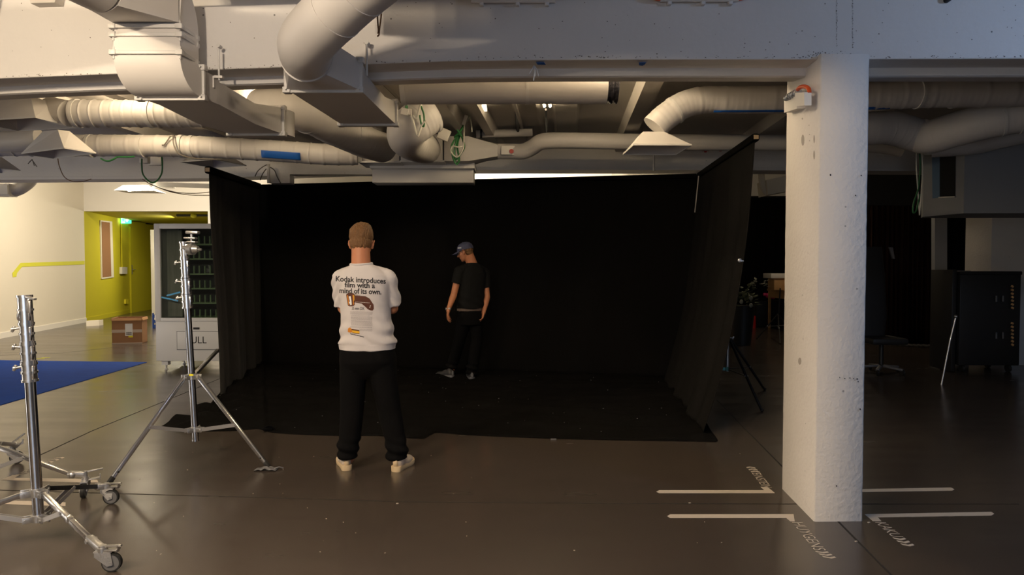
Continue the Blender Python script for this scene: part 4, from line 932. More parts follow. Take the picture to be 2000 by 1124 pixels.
# rolling stand nearest the camera
pb = P(76, 1018, 3.64); pt = P(48, 579, 3.64); Z = lambda y: zp(y, 3.64)
w1 = G(219, 1117); w1 = V((w1.x, w1.y, .047)); w2 = G(217.5, 985.5); w2 = V((w2.x, w2.y, .047)); w3 = V((-3.06, 3.30, .047))
lv = [(Z(632), Z(579), .034), (Z(669), Z(635), .032), (Z(707), Z(673), .034), (Z(744), Z(711), .036)]
sB, atB = stand('rolling_stand', 'chrome rolling light stand with casters nearest the camera, at the left edge', pb, pt, (Z(962), Z(1012)), .0265,
   [dict(foot=P(178, 1056, 3.40), end='caster', wheel=w1, stem=w1 + V((-.045, .0, 0)), face=(.12, -1, 0), pedal=(1, -.1, 0), brace=.42, sleeve=True),
    dict(foot=P(192, 951, 4.24), end='caster', wheel=w2, stem=w2 + V((-.035, .01, 0)), face=(.15, -1, 0), pedal=(1, -.1, 0), brace=.48, mat='blackmetal'),
    dict(foot=V((-3.0, 3.33, .16)), end='caster', wheel=w3, stem=w3 + V((.03, 0, 0)), face=(.2, -1, 0), pedal=(-1, 0, 0), brace=.45)], lv)
b = MB(); q = P(60, 586, 3.60); b.bar(P(52, 580, 3.6), P(69, 585, 3.58), .02, .012, bev=.004); b.bar(P(57, 588, 3.6), P(58, 612, 3.6), .016, .012, up=(0, 1, 0), bev=.003); b.build('lock_lever', 'cast', sB)
b = MB(); b.tube([P(40, 605, 3.62), P(36, 610, 3.6), P(35, 622, 3.6), P(40, 627, 3.62)], .006, 8, smooth=4); b.build('pull_ring', 'cast', sB)
# third stand, column outside the frame
w4 = G(163.5, 973); w4 = V((w4.x, w4.y, .047)); w5 = G(33, 906); w5 = V((w5.x, w5.y, .047)); cB = V((-3.50, 4.50, .10)); w6 = V((-4.1, 3.9, .047))
stand('rolling_stand', 'further rolling light stand reaching in from the left edge, caster behind the nearest stand', cB, cB + V((0, 0, 1.2)), (.31, .15), .0265,
   [dict(foot=P(140, 928, 4.37), end='caster', wheel=w4, stem=w4 + V((-.005, .03, 0)), face=(1, .35, 0), pedal=(.9, .5, 0), brace=.42),
    dict(foot=V((w5.x, w5.y - .02, .15)), end='caster', wheel=w5, stem=w5 + V((-.02, -.02, 0)), face=(.5, -1, 0), pedal=(.5, .7, .5), brace=.42, mat='steelband'),
    dict(foot=V((-4.05, 3.95, .15)), end='caster', wheel=w6, stem=w6 + V((.02, .02, 0)), face=(1, -.3, 0), pedal=(-1, 0, 0), brace=.42)],
   [(1.0, 1.2, .034), (.8, .97, .034)])
# crumpled gaffer tape at the stand foot, and cloth scrap
b = MB(); q = G(520, 919); rr = random.Random(2)
b.grid(lambda u, v: q + V(((u - .5) * .16, (v - .5) * .07, .006 + .02 * abs(math.sin(u * 9 + v * 5)) * (1 - abs(2 * u - 1)))), 12, 5)
o = b.build('tape_wad', 'greyplastic', solid=.002); tag(o, 'crumpled grey tape under the right foot of the tripod stand', 'tape')
b = MB(); b.tube([q + V((.06, 0, .01)), q + V((.09, .01, .02)), q + V((.12, .02, .008))], .005, 6, smooth=4); b.build('loose_end', 'greyplastic', o)
b = MB(); p_ = P(381, 835, 5.4); q_ = P(381.5, 806, 5.4)
# ------------------------------------------------------------------ black backdrop tripod behind the right wing
cx, cy = 2.47, 7.8
t = T('backdrop_stand', 'thin black tripod stand behind the right wing of the backdrop', 'tripod stand', (cx, cy, 0))
zc = P(1427, 660, cy).z; zs_ = P(1421, 721, cy).z
b = MB(); b.cyl((cx, cy, zs_ - .03), (cx, cy, zc + .03), .017, n=14); b.build('column', 'galv', t)
b = MB(); b.cyl((cx, cy, zc + .02), (cx + .02, cy, 2.3), .013, n=14); b.build('upper_pole', 'blackmetal', t)
b = MB(); b.cyl((cx, cy, zc - .03), (cx, cy, zc + .03), .032, n=16); tbar(b, (cx + .02, cy - .02, zc), (1, -.3, 0)); b.build('leg_collar', 'cast', t)
for f in (G(1488, 803, .01), V((3.05, 8.2, .01)), V((2.12, 8.45, .01))):
    d = V((f.x - cx, f.y - cy, 0)).normalized(); p0 = V((cx, cy, zc)) + d * .035
    b = MB(); b.bar(p0, f, .022, .022, bev=.003); lg = b.build('leg', 'blackmetal', t)
    b = MB(); m_ = p0.lerp(f, .55); q2 = V((cx, cy, zs_)) + d * .03; b.bar(q2, m_, .016, .008); b.build('brace', 'blackmetal', t)
    b = MB(); b.ell(f + V((0, 0, .008)), (.02, .02, .018), None, 12, 8); b.build('rubber_foot', 'rubber', lg)
    b = MB(); s = d.cross(V((0, 0, 1))); b.cyl(m_ - s * .016, m_ + s * .016, .008, n=8); b.build('bolt', 'cast', lg)
b = MB(); b.cyl((cx, cy, zs_ - .02), (cx, cy, zs_ + .02), .028, n=14); b.build('brace_ring', 'blackmetal', t)
b = MB(); q = P(1412, 721, cy - .05); b.box(q, (.05, .03, .035), None, .006); b.box(q + V((.045, 0, 0)), (.03, .025, .045), None, .005); b.box(q - V((.04, 0, 0)), (.03, .02, .05), Matrix.Rotation(.3, 3, 'Y'), .004)
tag(b.build('spring_clamp', 'cyan'), 'turquoise clamp on the foot of the black tripod', 'clamp')
b = MB(); cab(b, [P(1411, 700, 7.0), P(1406, 716, 6.95), P(1402, 730, 6.9), P(1396, 742, 6.85)], .006); tag(b.build('loose_string', 'wood'), 'pale cord hanging at the lower edge of the right backdrop wing', 'cord')
# ------------------------------------------------------------------ backdrop
ZR = 2.74
BLt = P(510, 362, 10.4); BRt = P(1361, 341, 9.16); FLt = P(408, 331, 8.68); FRt = P(1475, 266, 6.48)
def fold(u, z, amp, seed):
    r_ = 0
    for k, (f, a) in enumerate(((9.3, 1), (17.1, .6), (31.7, .3))): r_ += a * math.sin(u * f * 2 + seed * 3.1 + k * 1.7 + .35 * z)
    return amp * r_
def fabric(name, label, top0, top1, bot0, bot1, mids0, mids1, n, amp, nu, nv, seed, rail_ext=0.0, m='cloth', parent_group='black cloths of the backdrop'):
    """cloth from a rail top0-top1 to the floor; mids = control points of its two edges"""
    e0 = spline([V(p) for p in [top0] + mids0 + [bot0]], 12); e1 = spline([V(p) for p in [top1] + mids1 + [bot1]], 12)
    o = T(name, label, 'backdrop', ((top0 + top1) / 2).xy.to_3d(), parent_group)
    def ev(e, t):
        x = t * (len(e) - 1); i = min(int(x), len(e) - 2); return e[i].lerp(e[i + 1], x - i)
    def f(u, v):
        p = ev(e0, v).lerp(ev(e1, v), u); k = min(1, v * 3) * (1 if 0 < u < 1 else .3)
        return p + V(n) * fold(u, v, amp, seed) * k
    b = MB(); b.grid(f, nu, nv); b.build('cloth', m, o, solid=.004, angle=80)
    return o
def rail(o, p, q, r, m='cloth', e0=0, e1=0, batten=True):
    d = (q - p).normalized(); b = MB(); x, y, _ = frame_of(d)
    b.bar(p - d * e0, q + d * e1, r * 2, r * 2, bev=r * .5); b.build('rolled_hem', m, o)
    if batten:
        b = MB(); b.bar(p - d * (e0 + .004), q + d * (e1 + .004), r * 1.25, r * 1.1); b.build('batten', 'batten', o)
mid = lambda a, b_, t: a.lerp(b_, t)
BLb = V((BLt.x + .02, BLt.y - .02, .0)); BRb = V((2.05, 9.05, .0))
xl, xr = V((-.16, .05, 0)), V((.16, -.01, 0))
oB = fabric('backdrop_cloth', 'long black backdrop cloth hanging across the back of the set', BLt + xl, BRt + xr, BLb + xl, BRb + V((.34, -.02, 0)), [mid(BLt, BLb, .5) + xl], [P(1352, 450, 9.14) + xr, P(1335, 600, 9.1) + V((.26, 0, 0))], (0, 1, 0), .012, 120, 24, 1)
rail(oB, BLt + V((0, 0, -.02)), BRt + V((0, 0, -.02)), .03, batten=False)
FLb = G(430, 777, .02)
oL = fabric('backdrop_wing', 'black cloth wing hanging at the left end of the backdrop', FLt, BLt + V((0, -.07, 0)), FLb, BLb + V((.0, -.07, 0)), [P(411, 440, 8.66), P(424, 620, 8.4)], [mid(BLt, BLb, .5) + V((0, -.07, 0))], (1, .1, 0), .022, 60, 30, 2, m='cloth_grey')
rail(oL, FLt + V((0, 0, -.01)), BLt + V((0, -.1, -.03)), .045, e0=.04)
FRb = G(1372, 846, .02)
oR = fabric('backdrop_wing', 'black cloth wing slanting inwards at the right end of the backdrop', FRt, P(1366, 341, 9.0), FRb, V((1.98, 8.8, .02)), [P(1463, 420, 6.44), P(1447, 540, 6.36), P(1425, 660, 6.25), P(1400, 760, 6.15)], [P(1356, 450, 9.0), P(1336, 600, 8.9)], (1, -.1, 0), .022, 50, 40, 4, m='cloth_wing')
rail(oR, FRt + V((0, 0, -.015)), P(1366, 343, 9.0), .035, e0=.03)
b = MB(); b.ell(P(1445, 509, 6.32), (.02, .012, .02)); b.box(P(1449, 510, 6.31), (.03, .012, .012)); tag(b.build('cloth_clip', 'galv'), 'small silver clip on the front edge of the right backdrop wing', 'clip')
b = MB(); b.prism([P(511.5, 362, 10.1), P(513, 362, 10.1), P(512.5, 372, 10.1), P(511, 372, 10.1)], (0, .01, 0)); 
b.b.free()
b = MB(); b.bar(P(1364.5, 344, 8.75), P(1357, 415, 8.67), .012, .006, up=(0, 1, 0)); tag(b.build('tape_or_gap_strip', 'greypatch'), 'light gap at the seam of the right wing, painted as a thin grey strip', 'strip')  # light showing between wing and back cloth, drawn as a grey bar
# floor cloth
front = [(315, 835), (345, 839), (372, 843), (410, 843.5), (450, 843), (505, 838.5), (519, 843), (530, 846), (560, 848.5), (600, 850.5), (660, 852.5), (740, 852.5), (800, 857), (827, 858.5), (850, 846), (880, 848), (900, 850), (960, 853), (1000, 855), (1080, 858), (1200, 861), (1300, 862.5), (1398, 864), (1402, 862)]
back = [(315, 834.5), (335, 824), (345, 822.5), (378, 820), (384, 802), (412, 797), (424, 785), (432, 770)]
def lin(tab, x):
    for a, b_ in zip(tab, tab[1:]):
        if a[0] <= x <= b_[0]: return a[1] + (b_[1] - a[1]) * (x - a[0]) / max(1e-6, b_[0] - a[0])
    return tab[-1][1] if x > tab[-1][0] else tab[0][1]
def fcl(u, v):
    x = 315 + u * (1402 - 315); yf = lin(front, x); pf = G(x, yf, .0)
    if x < 432: pbk = G(x, min(yf - .3, lin(back, x)), 0)
    elif x < 520: pbk = G(432, 770, 0).lerp(V((BLb.x - .05, BLb.y + .12, 0)), (x - 432) / 88)
    elif x < 1320: pbk = V((BLb.x - .05, BLb.y + .12, 0)).lerp(V((BRb.x + .1, BRb.y + .1, 0)), (x - 520) / 800)
    else: pbk = V((BRb.x + .1, BRb.y + .1, 0)).lerp(G(1401, 860, 0), min(1, (x - 1320) / 80))
    p = pf.lerp(pbk, v)
    w = .5 + .5 * math.sin(p.x * 3.1 + p.y * 5.3 + 1.7 * math.sin(p.y * 2.7 + p.x)); w2 = .5 + .5 * math.sin(p.x * 7.3 - p.y * 9.1 + 2 * math.sin(p.x * 2.2)); w3 = .5 + .5 * math.sin(p.x * 1.1 + p.y * 17 + 2.5 * math.sin(p.x * 1.9))
    env = min(1, v * 14) * min(1, u * 40) * min(1, (1 - u) * 40)
    z = .004 + env * (.022 * w ** 4 + .016 * w2 ** 5 + .030 * w3 ** 7)
    if x < 520: z += .05 * min(1, v * 5) * (1 if x > 384 else .5) * (.4 + .6 * w2) * min(1, (x - 315) / 60)
    return p + V((0, 0, z))
b = MB(); b.grid(fcl, 220, 60); o = b.build('floor_cloth', 'cloth', solid=.004, angle=80); tag(o, 'wide black cloth spread wrinkled over the floor in front of the backdrop', 'floor cloth', None)
b = MB(); rr = random.Random(11)
for i in range(70):
    q = G(rr.uniform(520, 1380), rr.uniform(752, 850)); z = .05; s = rr.uniform(.002, .006)
    q = fcl((1000 + q.x / q.y * F - 315) / 1087 if False else rr.random() * .9 + .08, rr.random() * .9 + .04); b.box(q + V((0, 0, .006)), (s * 1.6, s, .002), Matrix.Rotation(rr.random() * 3, 3, 'Z'))
b.build('lint_fleck', 'paper', o, smooth=False)['kind'] = 'stuff'
b = MB(); q = G(523, 843); b.ell(q + V((0, 0, .02)), (.05, .03, .02)); b.tube([q + V((-.03, 0, .03)), q + V((.02, -.01, .05)), q + V((.06, 0, .02))], .01, 8, smooth=5); tag(b.build('cloth_knot', 'cloth2'), 'small dark knot at the front edge of the floor cloth', 'knot')
b = MB(); q = G(1081, 860); b.box(q + V((0, 0, .006)), (.05, .02, .012), None, .004); tag(b.build('debris_scrap', 'greyplastic'), 'small dark scrap at the front edge of the floor cloth', 'scrap')
b = MB(); rr = random.Random(4)
for i in range(34):
    q = G(rr.uniform(250, 1500), rr.uniform(870, 1100)); s = rr.uniform(.0015, .0035)
    b.box(q + V((0, 0, .001)), (s * rr.uniform(1, 3), s, .0015), Matrix.Rotation(rr.random() * 3, 3, 'Z'))
for x, y in ((1347, 983), (1672, 1058), (1697, 1021), (776, 984)): b.box(G(x, y, .002), (.014, .008, .003), Matrix.Rotation(.4, 3, 'Z'))
o = b.build('floor_litter', 'floorpaint', smooth=False); tag(o, 'pale specks and crumbs scattered over the dark floor', 'litter', None, 'stuff')
# ------------------------------------------------------------------ people
def hand(b, wrist, d, n, side, size=.185, curl=.5, thumb_in=False):
    """d: towards the fingertips, n: palm normal, side: thumb side"""
    d = V(d).normalized(); n = V(n); n = (n - d * n.dot(d)).normalized(); s = d.cross(n); s = s if s.dot(V(side)) > 0 else -s
    w = V(wrist); k = size / .185
    R = Matrix((s, d, n)).transposed()
    b.ell(w + d * .05 * k, (.040 * k, .056 * k, .016 * k), R, 16, 12); b.ell(w + d * .022 * k, (.030 * k, .035 * k, .019 * k), R, 14, 10); b.cap(w - d * .03 * k, w + d * .02 * k, .027 * k, .026 * k)
    for i, (off, L, r) in enumerate(((.029, .074, .0088), (.010, .083, .0092), (-.010, .077, .0088), (-.028, .060, .0078))):
        p = w + d * (.092 - .006 * abs(i - 1)) * k + s * off * k; dd = (d + s * off * 1.6).normalized(); a = curl * (.5 + .16 * i)
        for f, rr_ in ((.44, 1), (.32, .92), (.24, .82)):
            a2 = a; q = p + (dd * math.cos(a2) + n * math.sin(a2)) * (L * f * k); b.cap(p, q, r * rr_ * k, r * rr_ * .92 * k, 10); p = q; a += curl * .62
    p = w + d * .022 * k + s * .030 * k; t1 = (d * .62 + s * .62 + n * .42).normalized(); t2 = (d * .9 + s * .12 + n * .42).normalized()
    q = p + t1 * .042 * k; b.cap(p, q, .0135 * k, .011 * k, 10); q2 = q + t2 * .032 * k; b.cap(q, q2, .0108 * k, .0098 * k, 10); b.cap(q2, q2 + (t2 + n * .3).normalized() * .022 * k, .0096 * k, .0085 * k, 10)
def rings_loft(b, rows, rot=0.0, n=36, sup=2.4):
    secs = []
    for (x, y, z, rx, ry) in rows:
        sec = []
        for i in range(n):
            a = 2 * PI * i / n; c_, s_ = math.cos(a), math.sin(a)
            px = rx * math.copysign(abs(c_) ** (2 / sup), c_); py = ry * math.copysign(abs(s_) ** (2 / sup), s_)
            sec.append(V((x + px * math.cos(rot) - py * math.sin(rot), y + px * math.sin(rot) + py * math.cos(rot), z)))
        secs.append(sec)
    b.loft(secs)
def head(b, c, R, k=1.0):
    """c: centre of the skull, R: matrix (x right, y forward, z up)"""
    L = lambda x, y, z: V(c) + R @ (V((x, y, z)) * k)
    E = lambda p, r: b.ell(L(*p), tuple(q * k for q in r), R, 24, 18)
    E((0, -.012, .03), (.076, .093, .085)); E((0, .012, -.02), (.066, .080, .075)); E((0, .030, -.060), (.052, .056, .052)); E((0, .058, -.092), (.026, .024, .020))
    E((0, .066, .022), (.052, .022, .014)); E((-.034, .058, -.024), (.024, .022, .018)); E((.034, .058, -.024), (.024, .022, .018))
    b.cap(L(0, .084, .012), L(0, .108, -.026), .0095 * k, .0145 * k); E((0, .094, -.031), (.017, .012, .008)); E((-.013, .092, -.030), (.008, .009, .007)); E((.013, .092, -.030), (.008, .009, .007))
    E((0, .083, -.054), (.024, .012, .006)); E((0, .081, -.064), (.022, .012, .007))
    for s in (-1, 1):
        E((.077 * s, -.006, -.012), (.008, .019, .030)); b.tube([L(.080 * s, .012, .008), L(.090 * s, .002, .024), L(.094 * s, -.016, .018), L(.092 * s, -.022, -.006), L(.083 * s, -.008, -.036)], .0055 * k, 8, smooth=5)
    return L
def eyes(par, L, R, k=1.0):
    for s in (-1, 1):
        b = MB(); b.ell(L(.031 * s, .070, .004), (.0125 * k,) * 3, None, 14, 10); b.mi = 1; b.ell(L(.031 * s, .0785, .004), (.0055 * k,) * 3, None, 10, 8); b.build('eye', ['eye', 'ink'], par)
def shoe(par, heel, dirv, m, ms, L=.285, w=.098, laces=None):
    d = V((dirv[0], dirv[1], 0)).normalized(); s = V((d.y, -d.x, 0)); h = V((heel[0], heel[1], 0)); up = V((0, 0, 1)); R = Matrix((s, d, up)).transposed()
    outline = [(0, .30), (.04, .36), (.15, .37), (.32, .34), (.5, .37), (.68, .46), (.80, .47), (.9, .40), (.97, .26), (1, .08), (1, -.08), (.97, -.22), (.9, -.36), (.8, -.43), (.68, -.44), (.5, -.38), (.32, -.35), (.15, -.37), (.04, -.36), (0, -.30), (-.03, -.12), (-.03, .12)]
    b = MB()
    def lift(u): return .012 * max(0, (u - .7) / .3) ** 2
    secs = []
    for z, g in ((.0, .95), (.006, 1.0), (.030, 1.03), (.034, .98)):
        secs.append([h + d * (u * L) + s * (v * w * g * 1.06) + up * (z + lift(u) + (.006 if z > .02 and u < .3 else 0)) for u, v in outline])
    b.loft(secs); b.build('sole', ms, par)
    b = MB()
    b.ell(h + d * L * .22 + up * .065, (w * .42, L * .23, .058), R); b.ell(h + d * L * .62 + up * .045, (w * .47, L * .36, .034), R); b.ell(h + d * L * .40 + up * .062, (w * .40, L * .26, .04), R)
    b.cap(h + d * L * .20 + up * .06, h + d * L * .20 + up * .098, w * .37, w * .36)
    o = b.build('shoe', m, par); remesh(o, .006, 3)
    b = MB()
    for i in range(4): q = h + d * L * (.42 + .06 * i) + up * (.102 - .010 * i); b.cap(q - s * .022, q + s * .022, .0035, .0035, 8)
    b.build('laces', laces or m, o)
    b = MB(); b.ell(h + d * L * .03 + up * .062, (.02, .02, .034), R); b.build('heel_tab', ms, o)
    return o
def ident(): return Matrix.Identity(3)
# ---- man from behind in the white shirt
m1 = T('person', 'person seen from behind in a white printed T-shirt and black trousers, arms folded', 'person', (-1.04, 5.0, 0))
b = MB()
hc = V((-1.105, 5.03, 1.660)); L1 = head(b, hc, Matrix.Rotation(-.10, 3, 'X'), 1.0)
b.cap((-1.103, 4.985, 1.62), (-1.097, 4.965, 1.46), .066, .070, 24); b.ell((-1.10, 4.985, 1.60), (.062, .05, .05))
rings_loft(b, [(-1.06, 5.0, .86, .15, .10), (-1.062, 5.0, 1.0, .16, .105), (-1.075, 4.99, 1.2, .165, .10), (-1.083, 4.98, 1.38, .18, .10), (-1.09, 4.97, 1.46, .13, .07), (-1.097, 4.97, 1.50, .06, .055)])
SL, SR = V((-1.248, 4.99, 1.42)), V((-.912, 4.99, 1.42)); EL, ER = V((-1.250, 5.06, 1.185)), V((-.888, 5.06, 1.185))
WL, WR = V((-1.035, 5.235, 1.225)), V((-1.115, 5.20, 1.155))
b.cap(SL, EL, .052, .044); b.cap(SR, ER, .052, .044); b.cap(EL, WL, .043, .028); b.cap(ER, WR, .043, .028)
hand(b, WL, (.97, .10, .12), (0, -1, 0), (0, .1, 1), curl=.5); hand(b, WR, (-.97, .05, .10), (0, -1, 0), (0, .1, 1), curl=.5)
HL, HR = V((-1.155, 5.0, .92)), V((-.965, 5.0, .92)); KL, KR = V((-1.182, 5.03, .5)), V((-.905, 5.03, .5)); AL, AR = V((-1.215, 5.0, .09)), V((-.852, 5.0, .09))
for h_, k_, a_ in ((HL, KL, AL), (HR, KR, AR)): b.cap(h_, k_, .085, .058); b.cap(k_, a_, .056, .042); b.ell(a_ + V((0, .04, -.03)), (.04, .08, .035))
o = b.build('body', 'skin', m1); remesh(o, .0055, 4)
eyes(m1, L1, None)
# hair
b = MB(); HR_ = Matrix.Rotation(-.10, 3, 'X'); hl = lambda x, y, z: hc + HR_ @ V((x, y, z))
b.ell(hl(0, -.020, .062), (.088, .100, .092), HR_, 28, 20); b.ell(hl(0, -.038, .0), (.080, .082, .070), HR_, 28, 20); b.ell(hl(0, .01, .110), (.072, .086, .052), HR_, 28, 18); b.ell(hl(0, -.046, -.036), (.066, .058, .056), HR_); b.ell(hl(0, -.043, -.075), (.060, .046, .045), HR_)
o = b.build('hair', 'hair', m1)
rr = random.Random(1)
def hd(co, no):
    import mathutils
    q = co * 70; q.z *= .35; return no * (.005 * mathutils.noise.noise(q) + .0035 * mathutils.noise.noise(co * 190))
import mathutils
remesh(o, .004, 3, hd)
# shirt
b = MB()
rings_loft(b, [(-1.060, 5.005, .885, .206, .150), (-1.061, 5.005, .94, .205, .148), (-1.064, 5.0, 1.02, .195, .140), (-1.068, 5.0, 1.10, .186, .136), (-1.074, 4.995, 1.20, .180, .132), (-1.078, 4.985, 1.30, .190, .130), (-1.080, 4.98, 1.38, .200, .125), (-1.083, 4.98, 1.43, .190, .110), (-1.088, 4.975, 1.475, .140, .088), (-1.094, 4.972, 1.505, .084, .072), (-1.097, 4.97, 1.518, .074, .066)], sup=2.3)
def sleeve(S, E, r0, r1, f):
    e = S.lerp(E, f); b.cyl(S, e, r0, r1, 24); b.ell(S, (r0,) * 3, None, 20, 14)
sleeve(SL + V((-.002, 0, -.012)), EL + V((-.006, .0, 0)), .066, .066, .90); sleeve(SR + V((.002, 0, -.012)), ER + V((.006, .0, 0)), .066, .068, .88)
b.cap(SL + V((.02, 0, .0)), V((-1.15, 4.975, 1.462)), .062, .050); b.cap(SR + V((-.02, 0, .0)), V((-1.04, 4.975, 1.462)), .062, .050)
o = b.build('t_shirt', 'tee_white', m1)
def wr(co, no):
    x, z = co.x + 1.07, co.z
    side = abs(x) / .2
    d = 0
    if z < 1.16: d += .010 * math.sin((z + .28 * abs(x) + .15 * x) * 62 + 2 * math.sin(x * 14)) * min(1, (1.16 - z) * 5) * (.35 + .65 * side) * (1 if z > .93 else .4)
    d += .006 * math.sin((x * (1 if x > 0 else -1) * 2.2 + z * 1.6) * 42) * max(0, side - .45) * (1 if 1.05 < z < 1.42 else .25)
    d += .004 * mathutils.noise.noise(co * 11)
    return no * d
remesh(o, .006, 5, wr); shirt = o
b = MB(); 
for k in range(1):
    pts = [V((-1.097 + .0755 * math.cos(a), 4.970 + .067 * math.sin(a), 1.512 + .006 * math.sin(a + .5))) for a in [2 * PI * i / 30 for i in range(31)]]
    b.tube(pts, .0095, 10, caps=False)
b.build('collar', 'tee_white', shirt)
dg = bpy.context.evaluated_depsgraph_get(); bv = BVHTree.FromPolygons([v.co.copy() for v in shirt.data.vertices], [tuple(p.vertices) for p in shirt.data.polygons])
def onshirt(px, py, off=.0015):
    d = ray(px, py).normalized(); h = bv.ray_cast(CAM, d)
    q = h[0] if h[0] is not None else CAM + d * (4.86 / d.y)
    return q - d * off
def cut(bm, x0, x1, y0, y1, s):
    for ax_, a, e in ((0, x0, x1), (1, y0, y1)):
        t_ = a
        while t_ < e:
            co_ = V((t_, 0, 0)) if ax_ == 0 else V((0, t_, 0)); no_ = V((1, 0, 0)) if ax_ == 0 else V((0, 1, 0))
            bmesh.ops.bisect_plane(bm, geom=bm.verts[:] + bm.edges[:] + bm.faces[:], plane_co=co_, plane_no=no_); t_ += s
def printed(name, m, polys, off=.0015, s=2.5, meshes=()):
    b = MB()
    for p in polys: b.poly([(x, y, 0) for x, y in p])
    for me, fn in meshes: text_into(b, me, lambda x, y: (*fn(x, y), 0))
    xs = [v.co.x for v in b.b.verts]; ys = [v.co.y for v in b.b.verts]
    bmesh.ops.triangulate(b.b, faces=b.b.faces[:])
    cut(b.b, min(xs), max(xs), min(ys), max(ys), s)
    for v in b.b.verts: v.co = onshirt(v.co.x, v.co.y, off)
    return b.build(name, m, shirt, smooth=True, recalc=False)
def tl(txt, x0, x1, y0, y1, bold=.018, h=None):
    me = text_mesh(txt, width=x1 - x0, height=h, bold=bold); return (me, lambda x, y: (x0 + x, y0 + (y1 - y0) * x / (x1 - x0) - y))
printed('lettering', 'ink', [], meshes=[tl('Kodak introduces', 655.8, 753.6, 549.6, 554.4, .026, 10.2), tl('film with a', 672.8, 732.4, 561.3, 563.2, .026, 10.2), tl('mind of its own.', 663.0, 744.8, 572.6, 575.4, .026, 10.2), tl('35 mm DX.', 687.2, 712, 605.6, 606.4, .004, 6.2)])
printed('film_canister', 'film', [[(676, 576), (679, 573.2), (686, 572.2), (691, 573.5), (692.5, 576), (692.8, 596), (690, 598.4), (683, 598.9), (679.5, 597.5)]])
printed('canister_stripe', 'amber', [[(677.6, 577), (679.8, 577), (682.2, 596.5), (680.6, 596.2)], [(688.6, 576.5), (690.2, 576.4), (691.4, 595), (689.8, 595.5)]], .0022)
printed('canister_yellow', 'gold', [[(690.4, 577), (691.8, 577), (692.2, 586), (691.0, 589)]], .0022)
printed('canister_panel', 'paper', [[(681, 579.5), (685, 579), (686.4, 588), (687, 595.5), (684, 596.5), (683, 588)], [(681.6, 590), (683, 590), (684, 594), (682.6, 594)]], .0022)
printed('film_strip', 'film', [[(692, 575.6), (703, 577.2), (714, 579), (722, 584), (729.8, 595.8), (730, 603.5), (727.6, 607.2), (722, 606.5), (717, 603.4), (714.5, 600.5), (715.6, 599.6), (721.5, 601), (724, 599), (720, 594.6), (706, 593.4), (692.5, 591.2)]])
ho = []
for i in range(16): x = 694 + 1.75 * i; y = 577.4 + .125 * i + (.34 * max(0, i - 11)); ho.append([(x, y - .5), (x + .9, y - .4), (x + .9, y + .4), (x, y + .4)])
for i in range(16): x = 694.5 + 1.75 * i; y = 590.2 + .13 * i; ho.append([(x, y - .5), (x + .9, y - .4), (x + .9, y + .4), (x, y + .4)])
for i in range(3): ho.append([(723 - .6 * i, 596.5 + 2 * i), (724.4 - .6 * i, 597 + 2 * i), (724 - .6 * i, 598 + 2 * i), (722.6 - .6 * i, 597.6 + 2 * i)])
printed('perforation', 'paper', ho, .0022)
rr = random.Random(8); ln = []
y = 608.6
for k, nl in enumerate((4, 1, 4, 7, 2, 3)):
    for j in range(nl):
        x = 683.5 + (1.5 if k in (1, 2, 3) else 0) + rr.uniform(0, 1); xe = 727.5 if nl > 1 else 722
        if y > 640: x = 702
        if y > 652: x = 709
        while x < xe - 1:
            w_ = min(rr.uniform(1.0, 3.4), xe - x); sl = .03 * (x - 683); ln.append([(x, y + sl), (x + w_, y + sl + .03 * w_), (x + w_, y + sl + .62 + .03 * w_), (x, y + sl + .62)]); x += w_ + .5
        y += 1.62
    y += .9
printed('small_print', 'greyprint', ln, .0015, 4)['kind'] = 'stuff'
printed('film_box', 'amber', [[(679.5, 642.5), (683, 640), (686.5, 642.5), (688.5, 649.5), (684, 650.5), (679.2, 649)]]); printed('film_box_side', 'gold', [[(686.8, 643.8), (702, 646.2), (702.2, 652), (688.4, 650)]]); printed('film_box_top', 'film', [[(686.5, 642.6), (701.5, 645.2), (702, 647.4), (687, 645.4)], [(688.2, 650), (702.2, 652), (702.2, 653), (688.2, 651.2)]], .0022)
ln = []; x = 684
while x < 711: w_ = rr.uniform(1.2, 3); yy = 651.6 + (x - 684) * .24; ln.append([(x, yy), (x + w_, yy + .24 * w_), (x + w_, yy + 1.5 + .24 * w_), (x, yy + 1.5)]); x += w_ + .5
printed('caption_line', 'ink', ln)
# trousers
b = MB()
rings_loft(b, [(-1.062, 5.0, .96, .190, .128), (-1.062, 5.0, .86, .200, .135), (-1.060, 5.0, .80, .205, .135), (-1.058, 5.0, .745, .19, .11), (-1.056, 5.0, .70, .14, .07), (-1.055, 5.0, .67, .07, .04)], sup=2.5)
def tube_leg(pts):
    for (p, r), (q, r2) in zip(pts, pts[1:]): b.cap(p, q, r, r2, 22)
tube_leg([((-1.163, 5.0, .82), .103), ((-1.172, 5.01, .62), .094), ((-1.180, 5.02, .46), .086), ((-1.196, 5.01, .24), .080), ((-1.212, 4.995, .16), .078)])
tube_leg([((-.955, 5.0, .82), .108), ((-.938, 5.01, .62), .094), ((-.908, 5.02, .42), .084), ((-.868, 5.01, .22), .078), ((-.852, 4.995, .165), .080)])
b.cyl((-1.212, 4.995, .18), (-1.208, 4.995, .085), .078, .073, 22); b.cyl((-.852, 4.995, .18), (-.850, 4.995, .08), .080, .082, 22)
o = b.build('trousers', 'trouser', m1)
def wr2(co, no):
    z = co.z; return no * (.006 * mathutils.noise.noise(V((co.x * 9, co.y * 9, z * 3))) + (.010 * math.sin(z * 78 + co.x * 20) * max(0, 1 - abs(z - .14) / .13)))
remesh(o, .007, 14, wr2)
s1 = shoe(m1, G(678, 920), (-.40, .92), 'shoe', 'sole', L=.28, w=.096); s2 = shoe(m1, G(772, 922.5), (.30, .95), 'shoe', 'sole', L=.26, w=.098)
